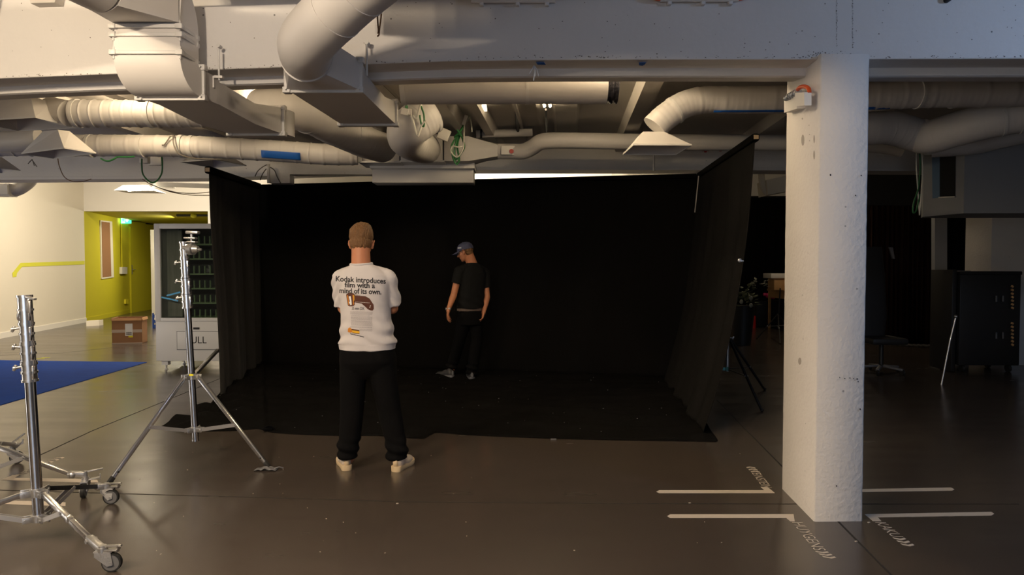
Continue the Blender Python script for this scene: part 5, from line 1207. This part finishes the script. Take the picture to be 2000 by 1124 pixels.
# ---- second man in the black shirt and cap
m2 = T('person', 'person in a dark blue cap and black T-shirt standing on the black cloth, looking down', 'person', (-.6, 8.95, 0))
D2 = 8.95; k2 = D2 / F
def Q(px, py, D=D2): return P(px, py, D)
yaw = math.radians(76); Rh = Matrix.Rotation(yaw, 3, 'Z') @ Matrix.Rotation(-.30, 3, 'X') @ Matrix.Rotation(.06, 3, 'Y')
b = MB(); hc = Q(908.5, 493, 8.95); L2 = head(b, hc, Rh, 1.0)
nb_ = Q(923, 516, 8.97); b.cap(L2(0, -.045, -.03), nb_, .056, .064, 22); b.cap(L2(0, -.02, -.05), nb_ + V((-.02, 0, 0)), .05, .06)
yb = math.radians(28)
SL, SR = Q(897, 531, 8.86), Q(946, 533, 9.06); EL, ER = Q(886.5, 576, 8.84), Q(951, 581, 9.04); WL, WR = Q(876, 605, 8.76), Q(945, 609, 8.96)
ctr = [(Q(918, 606, 8.96), .15, .105), (Q(919, 585, 8.96), .15, .10), (Q(921, 560, 8.96), .155, .10), (Q(922, 535, 8.96), .17, .10), (Q(923, 522, 8.96), .12, .07), (Q(923, 515, 8.965), .06, .055)]
rings_loft(b, [(p.x, p.y, p.z, rx, ry) for p, rx, ry in ctr], rot=yb)
b.cap(SL, EL, .050, .043); b.cap(SR, ER, .050, .043); b.cap(EL, EL.lerp(WL, .35), .044, .042); b.cap(EL.lerp(WL, .35), WL, .042, .027); b.cap(ER, ER.lerp(WR, .35), .044, .042); b.cap(ER.lerp(WR, .35), WR, .042, .027)
hand(b, WL, (Q(873, 628, 8.74) - WL), (.9, .3, 0), (.1, 1, 0), .19, .55); hand(b, WR, (Q(940, 634, 8.92) - WR), (-.9, -.2, 0), (-.3, 1, 0), .19, .5)
HL, HR = Q(908, 612, 8.92), Q(929, 612, 9.0); KL, KR = V((-.70, 9.02, .50)), V((-.475, 9.03, .50)); AL = G(883, 737.5); AR = G(923, 741.5); AL, AR = V((AL.x, AL.y, .09)), V((AR.x, AR.y, .09))
for h_, kk, a_ in ((HL, KL, AL), (HR, KR, AR)): b.cap(h_, kk, .085, .058); b.cap(kk, a_, .056, .042); b.ell(a_ + V((-.02, .04, -.04)), (.04, .07, .03))
o = b.build('body', 'skin', m2); remesh(o, .0055, 3)
eyes(m2, L2, Rh)
b = MB(); E = lambda p, r: b.ell(L2(*p), r, Rh, 24, 16)
E((0, -.030, .02), (.080, .085, .070)); E((0, -.048, -.03), (.066, .055, .045)); o = b.build('hair', 'hair', m2)
def hd2(co, no): return no * .004 * mathutils.noise.noise(co * 110)
remesh(o, .005, 2, hd2)
# cap: dome, brim, button, stitched mark
b = MB(); n = 36
rows = []
for i in range(9):
    a = PI / 2 * i / 8; rows.append((.092 * math.cos(a) ** .8, .112 * math.cos(a) ** .8, .038 + .092 * math.sin(a) ** 1.05))
b.loft([[L2(rx * math.cos(2 * PI * j / n), -.012 + ry * math.sin(2 * PI * j / n), z) for j in range(n)] for rx, ry, z in [(.090, .110, .020)] + rows[:-1] + [(.006, .006, .131)]])
cp = b.build('cap', 'navy', m2)
b = MB()
def brim(u, v):
    a = math.radians(20 + 140 * u); r0 = V((.088 * math.cos(a), -.012 + .108 * math.sin(a), .030)); r1 = V((.082 * math.cos(a), .035 + .150 * math.sin(a) ** .8, .016 - .020 * math.cos(a) ** 2)); return L2(*r0.lerp(r1, v))
b.grid(brim, 20, 6); b.build('brim', 'navy', cp, solid=.004)
b = MB(); b.ell(L2(0, 0, .132), (.008, .008, .006)); b.build('button', 'navy', cp)
b = MB()
for i in range(5): a = math.radians(168 - 6 * i); rx = .0935; b.box(L2(rx * math.cos(a), -.012 + .113 * math.sin(a), .056 + .003 * i), (.003, .010, .013), Rh)
b.build('embroidered_mark', 'paper', cp, smooth=False)
# glasses
b = MB()
for s in (-1, 1):
    pts = [L2(.033 * s + .022 * math.cos(a), .090 + .0 * math.sin(a), .0 + .017 * math.sin(a)) for a in [2 * PI * i / 20 for i in range(21)]]; b.tube(pts, .0018, 8, caps=False); b.tube([L2(.055 * s, .088, .006), L2(.078 * s, .06, .008), L2(.084 * s, .0, .004)], .002, 8)
b.tube([L2(-.011, .091, .004), L2(0, .095, .007), L2(.011, .091, .004)], .0018, 8); b.build('glasses', 'glasses', m2)
# watch
b = MB(); d = (WL - EL).normalized(); x, y, _ = frame_of(d); c_ = WL - d * .01
b.skinr([b.ring(c_ + d * a, x, y, r, r * .86, 24) for a, r in ((-.012, .030), (-.010, .033), (.010, .033), (.012, .030))]); b.cyl(c_ + V((-.032, -.008, 0)), c_ + V((-.040, -.01, 0)), .016, n=18); b.build('wristwatch', 'galv', m2)
# t-shirt
b = MB()
rings_loft(b, [(p.x, p.y, p.z, rx, ry) for p, rx, ry in [(Q(918, 602.5, 8.96), .183, .135), (Q(918.5, 590, 8.96), .180, .132), (Q(920, 572, 8.96), .178, .128), (Q(921.5, 550, 8.96), .188, .125), (Q(922.5, 534, 8.96), .190, .115), (Q(923, 524, 8.965), .150, .092), (Q(923, 517, 8.965), .085, .075), (Q(923, 514, 8.965), .072, .066)]], rot=yb)
def slv(S, E, f): e = S.lerp(E, f); b.cyl(S, e, .068, .070, 22); b.ell(S, (.070,) * 3)
slv(SL, EL, .52); slv(SR, ER, .62)
b.cap(SL.lerp(nb_, .15), SL.lerp(nb_, .7), .064, .05); b.cap(SR.lerp(nb_, .15), SR.lerp(nb_, .7), .064, .05)
o = b.build('t_shirt', 'tee_black', m2)
def wr3(co, no): return no * (.006 * math.sin(co.z * 55 + co.x * 25) * max(0, min(1, (1.25 - co.z) * 4)) + .004 * mathutils.noise.noise(co * 10))
remesh(o, .007, 4, wr3)
b = MB(); p = Q(917, 604, 8.96)
rings_loft(b, [(p.x, p.y, p.z - .02, .166, .120), (p.x, p.y, p.z + .015, .166, .120)], rot=yb); b.build('belt', 'belt', m2)
b = MB(); p = Q(918, 608, 8.96)
rings_loft(b, [(p.x, p.y, p.z + .005, .160, .116), (p.x, p.y, p.z - .10, .165, .122), (p.x, p.y, p.z - .18, .155, .115)], rot=yb, sup=2.5)
for h_, kk, a_ in ((HL, KL, AL), (HR, KR, AR)):
    b.cap(h_ - V((0, 0, .05)), kk, .098, .080, 20); b.cap(kk, a_ + V((0, 0, .06)), .080, .070, 20); b.cyl(a_ + V((-.01, .01, .1)), a_ + V((-.012, .012, -.025)), .072, .076, 20)
o = b.build('trousers', 'trouser', m2); remesh(o, .008, 4, wr2)
shoe(m2, (AL.x + .02, AL.y - .07), (-.85, .5), 'darkshoe', 'greyplastic', L=.28, laces='greyprint'); shoe(m2, (AR.x + .0, AR.y - .07), (-.25, .95), 'darkshoe', 'greyplastic', L=.28)
# ------------------------------------------------------------------ dark right-hand side
# black masking curtains behind
def curtain(name, label, x0, x1, ytop0, ytop1, D0, D1, m, amp, nf, nu=160, zbot=.02, grp=None):
    A = P(x0, ytop0, D0); B_ = P(x1, ytop1, D1); d = V((B_.x - A.x, B_.y - A.y, 0)).normalized(); n_ = V((-d.y, d.x, 0))
    o = T(name, label, 'curtain', ((A.x + B_.x) / 2, (A.y + B_.y) / 2, 0), grp)
    def f(u, v):
        p = A.lerp(B_, u); z = p.z + (zbot - p.z) * v
        return V((p.x, p.y, z)) + n_ * amp * (math.sin(u * nf * 2 * PI + .8 * math.sin(u * 17)) + .4 * math.sin(u * nf * 4.3 * PI + v)) * (.5 + .5 * v)
    b = MB(); b.grid(f, nu, 8); b.build('fabric', m, o, solid=.004, angle=80)
    b = MB(); b.cyl(A - d * .05 + V((0, 0, .02)), B_ + d * .05 + V((0, 0, .02)), .022, n=12); b.build('curtain_rail', 'blackmetal', o)
    return o
curtain('curtain', 'black curtain closing the space behind the white pillar', 1395, 1715, 386, 386, 17.9, 17.8, 'cloth2', .05, 16)
curtain('curtain', 'dark brown pleated curtain to the right of the pillar', 1696, 1828, 400, 405, 13.2, 12.9, 'brown', .05, 13)
b = MB(); b.prism([P(1660, 325, 12.5), P(1830, 325, 12.3), P(1830, 402, 12.3), P(1660, 400, 12.5)], (0, .1, 0)); tag(b.build('hanging_board', 'darkplastic', smooth=False), 'black board above the brown curtain', 'board')
curtain('curtain', 'black curtain at the far right behind the equipment case', 1840, 2150, 420, 425, 12.4, 11.6, 'cloth2', .03, 14)
b = MB(); b.prism([G(1826, 690), G(1850, 690), P(1850, 424, G(1850, 690).y), P(1826, 424, G(1826, 690).y)], (0, .1, 0)); tag(b.build('narrow_panel', 'greybox', smooth=False), 'narrow blue grey panel between the brown and black curtains', 'panel')
# white service box with its window, and the column below
c0_ = P(1882, 417, 7.8); c1_ = P(1802, 423, 8.35); c2_ = P(2120, 416, 7.75)
b = MB(); zt2 = ZC
b.prism([c0_, c2_, c2_ + V((0, .8, 0)), V((c1_.x + .1, c2_.y + .8, c0_.z)), V((c1_.x, c1_.y, c0_.z))], (0, 0, zt2 - c0_.z)); o = struct(b.build('wall_service', 'greybox', smooth=False), 'white boxed-in bulkhead hanging over the dark corner')
bn = V((c1_.y - c0_.y, -(c1_.x - c0_.x), 0)).normalized(); bn = bn if bn.x < 0 else -bn
def onB(px, py, off=.0): return onplane(px, py, c0_ + bn * off, bn)
b = MB(); b.prism([onB(1836, 262, .004), onB(1867, 258, .004), onB(1866, 384, .004), onB(1836, 386, .004)], bn * .004); wn = struct(b.build('window_1', 'hole', smooth=False), 'dark window opening in the side of the bulkhead')
b = MB(); b.prism([onB(1821, 290, .004), onB(1836, 286, .004), onB(1836, 386, .004), onB(1822, 388, .004)], bn * .006); b.build('window_reveal', 'bluewindow', wn, smooth=False)
b = MB(); b.bar(onB(1834, 386, .012), onB(1866, 384.5, .012), .02, .012); b.build('window_sill', 'galv', wn)
b = MB(); q = P(1936, 500, 10.3); b.box((q.x + .55, q.y + .3, 1.56), (1.1, .6, 3.12), None, .01); struct(b.build('pillar_far', 'pillar'), 'second white pillar behind the black equipment case')
b = MB(); cab(b, [P(1796, 298, 7.2), P(1797, 330, 7.2), P(1793, 370, 7.2), P(1785, 395, 7.2), P(1783, 415, 7.2), P(1790, 410, 7.2), P(1796, 380, 7.2)], .008); o = b.build('hanging_cable', 'greencable'); tag(o, 'green cable hanging beside the white bulkhead on the right', 'cable')
b = MB(); cab(b, [P(1801, 300, 7.2), P(1801, 350, 7.2), P(1796, 420, 7.2)], .006); cab(b, [P(1790, 296, 7.2), P(1790, 330, 7.2), P(1796, 421, 7.2)], .006); b.box(P(1810, 297, 7.2), (.09, .05, .06), None, .006); b.build('white_lead', 'whitecable', o)
# flight case
t = T('equipment_case', 'large black equipment case with handles against the far right pillar', 'equipment case', (P(1930, 600, 9.6).x, 9.6, 0))
A = P(1876, 531, 9.6); B_ = P(1995, 531, 9.6); w = B_.x - A.x; zt3 = A.z
b = MB(); b.box((A.x + w / 2, 9.9, zt3 / 2 + .05), (w, .6, zt3 - .1), None, .012); b.build('case_body', 'darkplastic', t)
b = MB(); b.box((A.x + w / 2, 9.9, zt3 - .02), (w + .02, .62, .05), None, .01); b.build('lid', 'blackmetal', t)
for y0 in (560, 632):
    b = MB(); q0 = P(1977, y0, 9.58); q1 = P(1977.5, y0 + 42, 9.58)
    for k in range(7): q = q0.lerp(q1, k / 6); b.box(q, (.035, .02, .028), Matrix.Rotation(.5, 3, 'Y'), .004)
    b.build('handle', 'wood', t)
    b = MB()
    for x in (1946, 1959): b.cyl(P(x, y0 + 18, 9.585), P(x, y0 + 30, 9.585), .012, n=10)
    b.build('latch', 'greyplastic', t)
for x in (.1, w - .1):
    for y in (9.68, 10.1): b = MB(); b.cyl((A.x + x - .02, y, .05), (A.x + x + .02, y, .05), .05, n=18); b.build('caster', 'rubber', t)
t = T('equipment_case', 'lower black case stack beside the big equipment case, with a pale sheet on top', 'equipment case', (P(1862, 600, 9.7).x, 9.7, 0))
A2 = P(1851, 569, 9.7); b = MB(); b.box(((A2.x + A.x) / 2 - .01, 9.9, A2.z / 2 + .02), (A.x - A2.x - .04, .4, A2.z - .04), None, .01); b.build('case_body', 'darkplastic', t)
b = MB(); b.box((A2.x + .03, 9.85, P(1850, 530, 9.7).z / 2 + .02), (.06, .5, P(1850, 530, 9.7).z), None, .008); b.build('side_board', 'darkplastic', t)
b = MB(); q0, q1 = P(1871, 529, 10.32), P(1896, 529, 10.32); b.prism([q0, q1, V((q1.x, q1.y, 0)), V((q0.x, q0.y, 0))], (0, .02, 0)); tag(b.build('pale_sheet', 'greybox', smooth=False), 'pale sheet standing behind the black cases', 'sheet')
b = MB(); q0 = P(1856, 664, 8.6); q1 = P(1867, 619, 8.6); b.cyl(q0, q1, .010, n=10); b.ell(q1, (.02, .02, .02)); b.cyl(q0, V((q0.x - .1, q0.y, 0)), .010, n=10)
tag(b.build('thin_rod', 'glasses'), 'thin shiny rod leaning in front of the black cases', 'rod')
# office chair behind the pillar
oc = P(1722, 640, 9.6)
t = T('office_chair', 'black office chair just right of the pillar in the dark', 'chair', (oc.x, oc.y, 0))
b = MB(); rings_loft(b, [(oc.x - .05, oc.y + .2, .46, .20, .05), (oc.x - .05, oc.y + .22, .8, .24, .05), (oc.x - .06, oc.y + .24, 1.4, .22, .05), (oc.x - .06, oc.y + .24, 1.78, .17, .04)]); o = b.build('backrest', 'darkplastic', t)
b = MB(); b.prism([P(1737, 483, 9.65), P(1744, 484, 9.65), P(1748, 506, 9.65), P(1744, 506, 9.65)], (0, .03, 0)); b.build('grey_trim', 'greyplastic', o, smooth=False)
b = MB(); b.box((oc.x, oc.y, .46), (.5, .5, .09), None, .03); b.build('seat', 'darkplastic', t)
b = MB(); b.cyl((oc.x, oc.y, .08), (oc.x, oc.y, .44), .03); b.build('gas_lift', 'blackmetal', t)
for k in range(5):
    a = 2 * PI * k / 5 + .3; e = V((oc.x + .3 * math.cos(a), oc.y + .3 * math.sin(a), .07)); b = MB(); b.bar((oc.x, oc.y, .10), e, .05, .03, bev=.008); lg = b.build('leg', 'greyplastic', t)
    b = MB(); b.cyl(e + V((-.012, 0, -.035)), e + V((.012, 0, -.035)), .035, n=14); b.build('caster', 'rubber', lg)
# high wooden table, box with lid, plants, bin, canisters
tb = G(1500, 641); tx0 = tb.x; ty = tb.y; zt4 = P(1500, 565, ty).z
t = T('wooden_table', 'tall wooden table beside the pillar', 'table', (tx0 + .4, ty - .6, 0))
b = MB(); b.box((tx0 + .55, ty - .85, zt4 - .02), (1.1, 1.9, .05), None, .006); b.build('tabletop', 'wood', t)
for x, y in ((tx0 + .03, ty), (tx0 + .03, ty - 1.7), (tx0 + 1.05, ty), (tx0 + 1.05, ty - 1.7)):
    b = MB(); b.box((x, y, (zt4 - .04) / 2), (.055, .055, zt4 - .04), None, .004); b.build('leg', 'wood', t)
b = MB(); b.box((tx0 + .55, ty - 1.7, zt4 - .12), (1.0, .03, .16)); b.box((tx0 + .03, ty - .85, zt4 - .12), (.03, 1.7, .16)); b.build('apron', 'wood', t)
DB_ = ty - .9
t = T('wooden_box', 'orange brown box with a pale lid standing on the tall wooden table', 'box', (P(1525, 560, DB_).x, DB_, zt4))
A = P(1512, 560, DB_); B_ = P(1546, 540, DB_); b = MB(); b.box(((A.x + B_.x) / 2, DB_ + .2, (zt4 + .005 + B_.z) / 2), (B_.x - A.x, .4, B_.z - zt4 - .005), None, .01); b.build('box_body', 'wood', t)
A = P(1506, 544, DB_ - .05); B_ = P(1550, 534.5, DB_ - .05); b = MB(); b.box(((A.x + B_.x) / 2, DB_ + .2, (A.z + B_.z) / 2), (B_.x - A.x, .5, B_.z - A.z), None, .008); b.build('lid', 'whiteplastic', t)
def sprig(b, c, n, s, rr, spread=1.0):
    for i in range(n):
        a = rr.uniform(0, 2 * PI); d = V((math.cos(a) * spread, math.sin(a) * .5, rr.uniform(-.1, 1))).normalized(); q = c + d * s * rr.uniform(.3, 1.0); x, y, _ = frame_of(d); w_ = s * rr.uniform(.16, .3); l_ = s * rr.uniform(.3, .55)
        v = [q, q + d * l_ * .5 + x * w_ + y * .01, q + d * l_, q + d * l_ * .5 - x * w_ + y * .01]
        b.poly(v)
rr = random.Random(6); q = P(1484, 558, ty - .75); q.z = max(q.z - .03, zt4 + .02)
b = MB(); sprig(b, q, 26, .22, rr, 2.0); o = b.build('dried_leaves', 'paleleaf', solid=.003); tag(o, 'bundle of pale dry leaves at the edge of the tall wooden table', 'leaves')
bq = G(1452, 674)
t = T('plant_bin', 'black bin of drooping green plants behind the right backdrop wing', 'bin', bq)
b = MB(); z1 = P(1452, 597, bq.y).z; b.cyl((bq.x - .03, bq.y, 0), (bq.x, bq.y, z1), .16, .21, n=28); b.build('bin_body', 'darkplastic', t)
b = MB(); sprig(b, V((bq.x - .05, bq.y - .05, z1 + .02)), 40, .26, rr, 1.2); sprig(b, V((bq.x, bq.y, z1 + .22)), 18, .2, rr, 1.0); b.build('foliage', 'leaf', t, solid=.003)['kind'] = 'stuff'
b = MB()
for x, y in ((1466.5, 583), (1466.5, 597), (1448, 590)): b.ell(P(x, y, bq.y - .2), (.035, .03, .045), None, 12, 8)
b.build('blossom', 'paleleaf', t)
b = MB(); b.bar(G(1463, 671), P(1466, 632, G(1463, 671).y), .03, .02); tag(b.build('pale_stick', 'woodpaint'), 'pale stick standing between the black bin and the red canister', 'stick')
rq = G(1471, 641); t = T('red_canister', 'red canister standing on the floor behind the plants', 'canister', rq)
b = MB(); h = P(1471, 619, rq.y).z; b.cyl(rq, rq + V((0, 0, h)), .062, n=20); b.ell(rq + V((0, 0, h)), (.062, .062, .03)); b.build('canister_body', 'red', t)
b = MB(); b.cyl(rq + V((0, 0, h)), rq + V((0, 0, h + .07)), .02, n=12); b.build('cap', 'darkplastic', t)
q = P(1505, 579, ty + .4); b = MB(); b.box((q.x, q.y, q.z), (.24, .1, .13), Matrix.Rotation(.2, 3, 'Y'), .04); b.box((q.x - .14, q.y, q.z + .04), (.1, .08, .08), None, .03); 
o = b.build('pink_bag', 'pink'); tag(o, 'pink bag on a dark crate behind the tall wooden table', 'bag')
b = MB(); b.box((q.x, q.y + .1, (q.z - .12) / 2), (.8, .5, q.z - .12), None, .01); tag(b.build('dark_crate', 'darkplastic'), 'dark crate under the pink bag behind the table', 'crate')
# small tripod in front of the table
sq_ = G(1519, 660); sx_, sy_ = sq_.x, sq_.y
t = T('tripod_stand', 'small black tripod in front of the tall wooden table', 'tripod stand', (sx_, sy_, 0))
zc2 = P(1520, 614, sy_).z; b = MB(); b.cyl((sx_, sy_, .2), (sx_ + .04, sy_, zc2 + .55), .014, n=10); b.build('column', 'blackmetal', t)
for f in (G(1478, 662, .01), G(1524, 672, .01), V((sx_ + .5, sy_ + .35, .01))):
    b = MB(); b.bar((sx_, sy_, zc2), f, .02, .02); lg = b.build('leg', 'blackmetal', t); b = MB(); m_ = V((sx_, sy_, zc2)).lerp(f, .5); b.bar((sx_, sy_, .25), m_, .012, .008); b.ell(m_, (.016, .016, .016), None, 10, 8); b.build('brace', 'galv', t)
# ------------------------------------------------------------------ light
def area(name, loc, target, size, size_y, col, power, spread=180):
    l = bpy.data.lights.new(name, 'AREA'); l.shape = 'RECTANGLE'; l.size = size; l.size_y = size_y; l.color = col; l.energy = power; l.spread = math.radians(spread)
    o = bpy.data.objects.new(name, l); C.objects.link(o); o.location = V(loc); d = V(target) - V(loc); o.rotation_euler = d.to_track_quat('-Z', 'Y').to_euler(); return o
def point(name, loc, col, power, rad=.04):
    l = bpy.data.lights.new(name, 'POINT'); l.color = col; l.energy = power; l.shadow_soft_size = rad; o = bpy.data.objects.new(name, l); C.objects.link(o); o.location = V(loc); return o
area('hall_lamp_warm', (-3.2, .6, 3.17), (-3.2, .62, 0), .12, 1.5, (1, .78, .54), 110)
for y in (.9, 1.5, 2.1): point('hall_tube_warm', (-3.25, y, 3.12), (1, .80, .56), 78)
for y in (.3, .8, 1.3): point('hall_tube_warm_middle', (-1.6, y, 3.02), (1, .81, .60), 72)
point('hall_lamp_cool', (3.8, 1.9, 3.08), (.42, .62, 1), 85, .08)
def unseen_ceiling_light(x, d0, d1, z, power, n=3):
    for k in range(n): point('unseen_ceiling_light', V((x, 0, z)) + BN * (d0 + (d1 - d0) * (k + .5) / n), (1, .78, .50), power / n, .03)
unseen_ceiling_light(-3.98, 5.5, 6.35, 3.19, 22); unseen_ceiling_light(-2.55, 4.9, 5.5, 3.19, 9); unseen_ceiling_light(.42, 4.9, 5.45, 3.19, 34); unseen_ceiling_light(-4.55, 6.9, 7.7, 3.19, 26); unseen_ceiling_light(-3.02, 6.8, 7.4, 3.19, 16)  # last two added to brighten the long duct, hidden behind other ducts
area('daylight_behind', (-.5, -4.7, 1.35), (0, 4.2, 2.0), 5.0, 1.7, (.58, .75, 1), 46)
point('table_fill_light', (6.2, 13.8, 3.0), (1, .80, .55), 30, .1)  # added fill for the table area, kept unseen behind the pillar
area('left_fill_light', (-13.0, 3.6, 1.5), (-4, 9.4, 2.6), 3.2, 2.0, (1, .91, .80), 170)  # added fill from the left for far beam and ducts, no window stands here
area('far_hall_lamp', (-7.2, 14.2, 4.2), (-7.6, 16, 0), 3.2, .6, (1, .86, .66), 320)
area('far_hall_lamp_left', (-10.0, 11.9, 4.2), (-10.2, 13.8, 0), 2.4, .5, (1, .86, .68), 85)
area('far_hall_lamp_back', (-.5, 15.0, 4.2), (-.5, 18.4, 3.4), 4.0, .5, (1, .86, .62), 330, 110)
area('corridor_lamp', (-10, 20.6, 2.9), (-11.6, 20, 0), .8, .3, (1, .92, .7), 48)
w = bpy.data.worlds.new('dim_hall'); w.use_nodes = True; bg = w.node_tree.nodes['Background']; bg.inputs[0].default_value = (.5, .55, .65, 1); bg.inputs[1].default_value = .02; sc.world = w
sc.view_settings.view_transform = 'Standard'; sc.view_settings.look = 'None'; sc.view_settings.gamma = 1; sc.view_settings.exposure = 0.12; sc.view_settings.use_curve_mapping = False
sc.cycles.use_denoising = True; sc.cycles.max_bounces = 6; sc.cycles.diffuse_bounces = 4; sc.cycles.sample_clamp_indirect = 4; sc.cycles.caustics_reflective = False; sc.cycles.caustics_refractive = False
# far room lamp with hood
t = T('hanging_lamp', 'bright hooded lamp under the ceiling over the yellow corridor bulkhead', 'lamp', P(282, 366, 13.5))
b = MB(); A = P(222, 372, 13.5); B_ = P(300, 373, 13.5); c_ = P(262, 362, 13.5); b.loft([[A, B_, B_ + V((0, .5, 0)), A + V((0, .5, 0))], [P(240, 362, 13.6), P(285, 361, 13.6), P(285, 361, 13.9), P(240, 362, 13.9)]]); b.build('lamp_hood', 'whiteplastic', t, smooth=False)
b = MB(); q0 = P(250, 369, 13.4); q1 = P(290, 367, 13.4); b.cyl(q0, q1, .05, n=14); b.build('lamp_tube', 'far_light', t)
b = MB(); b.bar(P(302, 360, 13.5), P(420, 364, 13.5), .10, .08); b.bar(P(300, 364, 13.6), P(342, 365, 13.6), .08, .05); tag(b.build('cable_tray', 'white'), 'white cable tray on the bulkhead beside the bright lamp', 'cable tray')
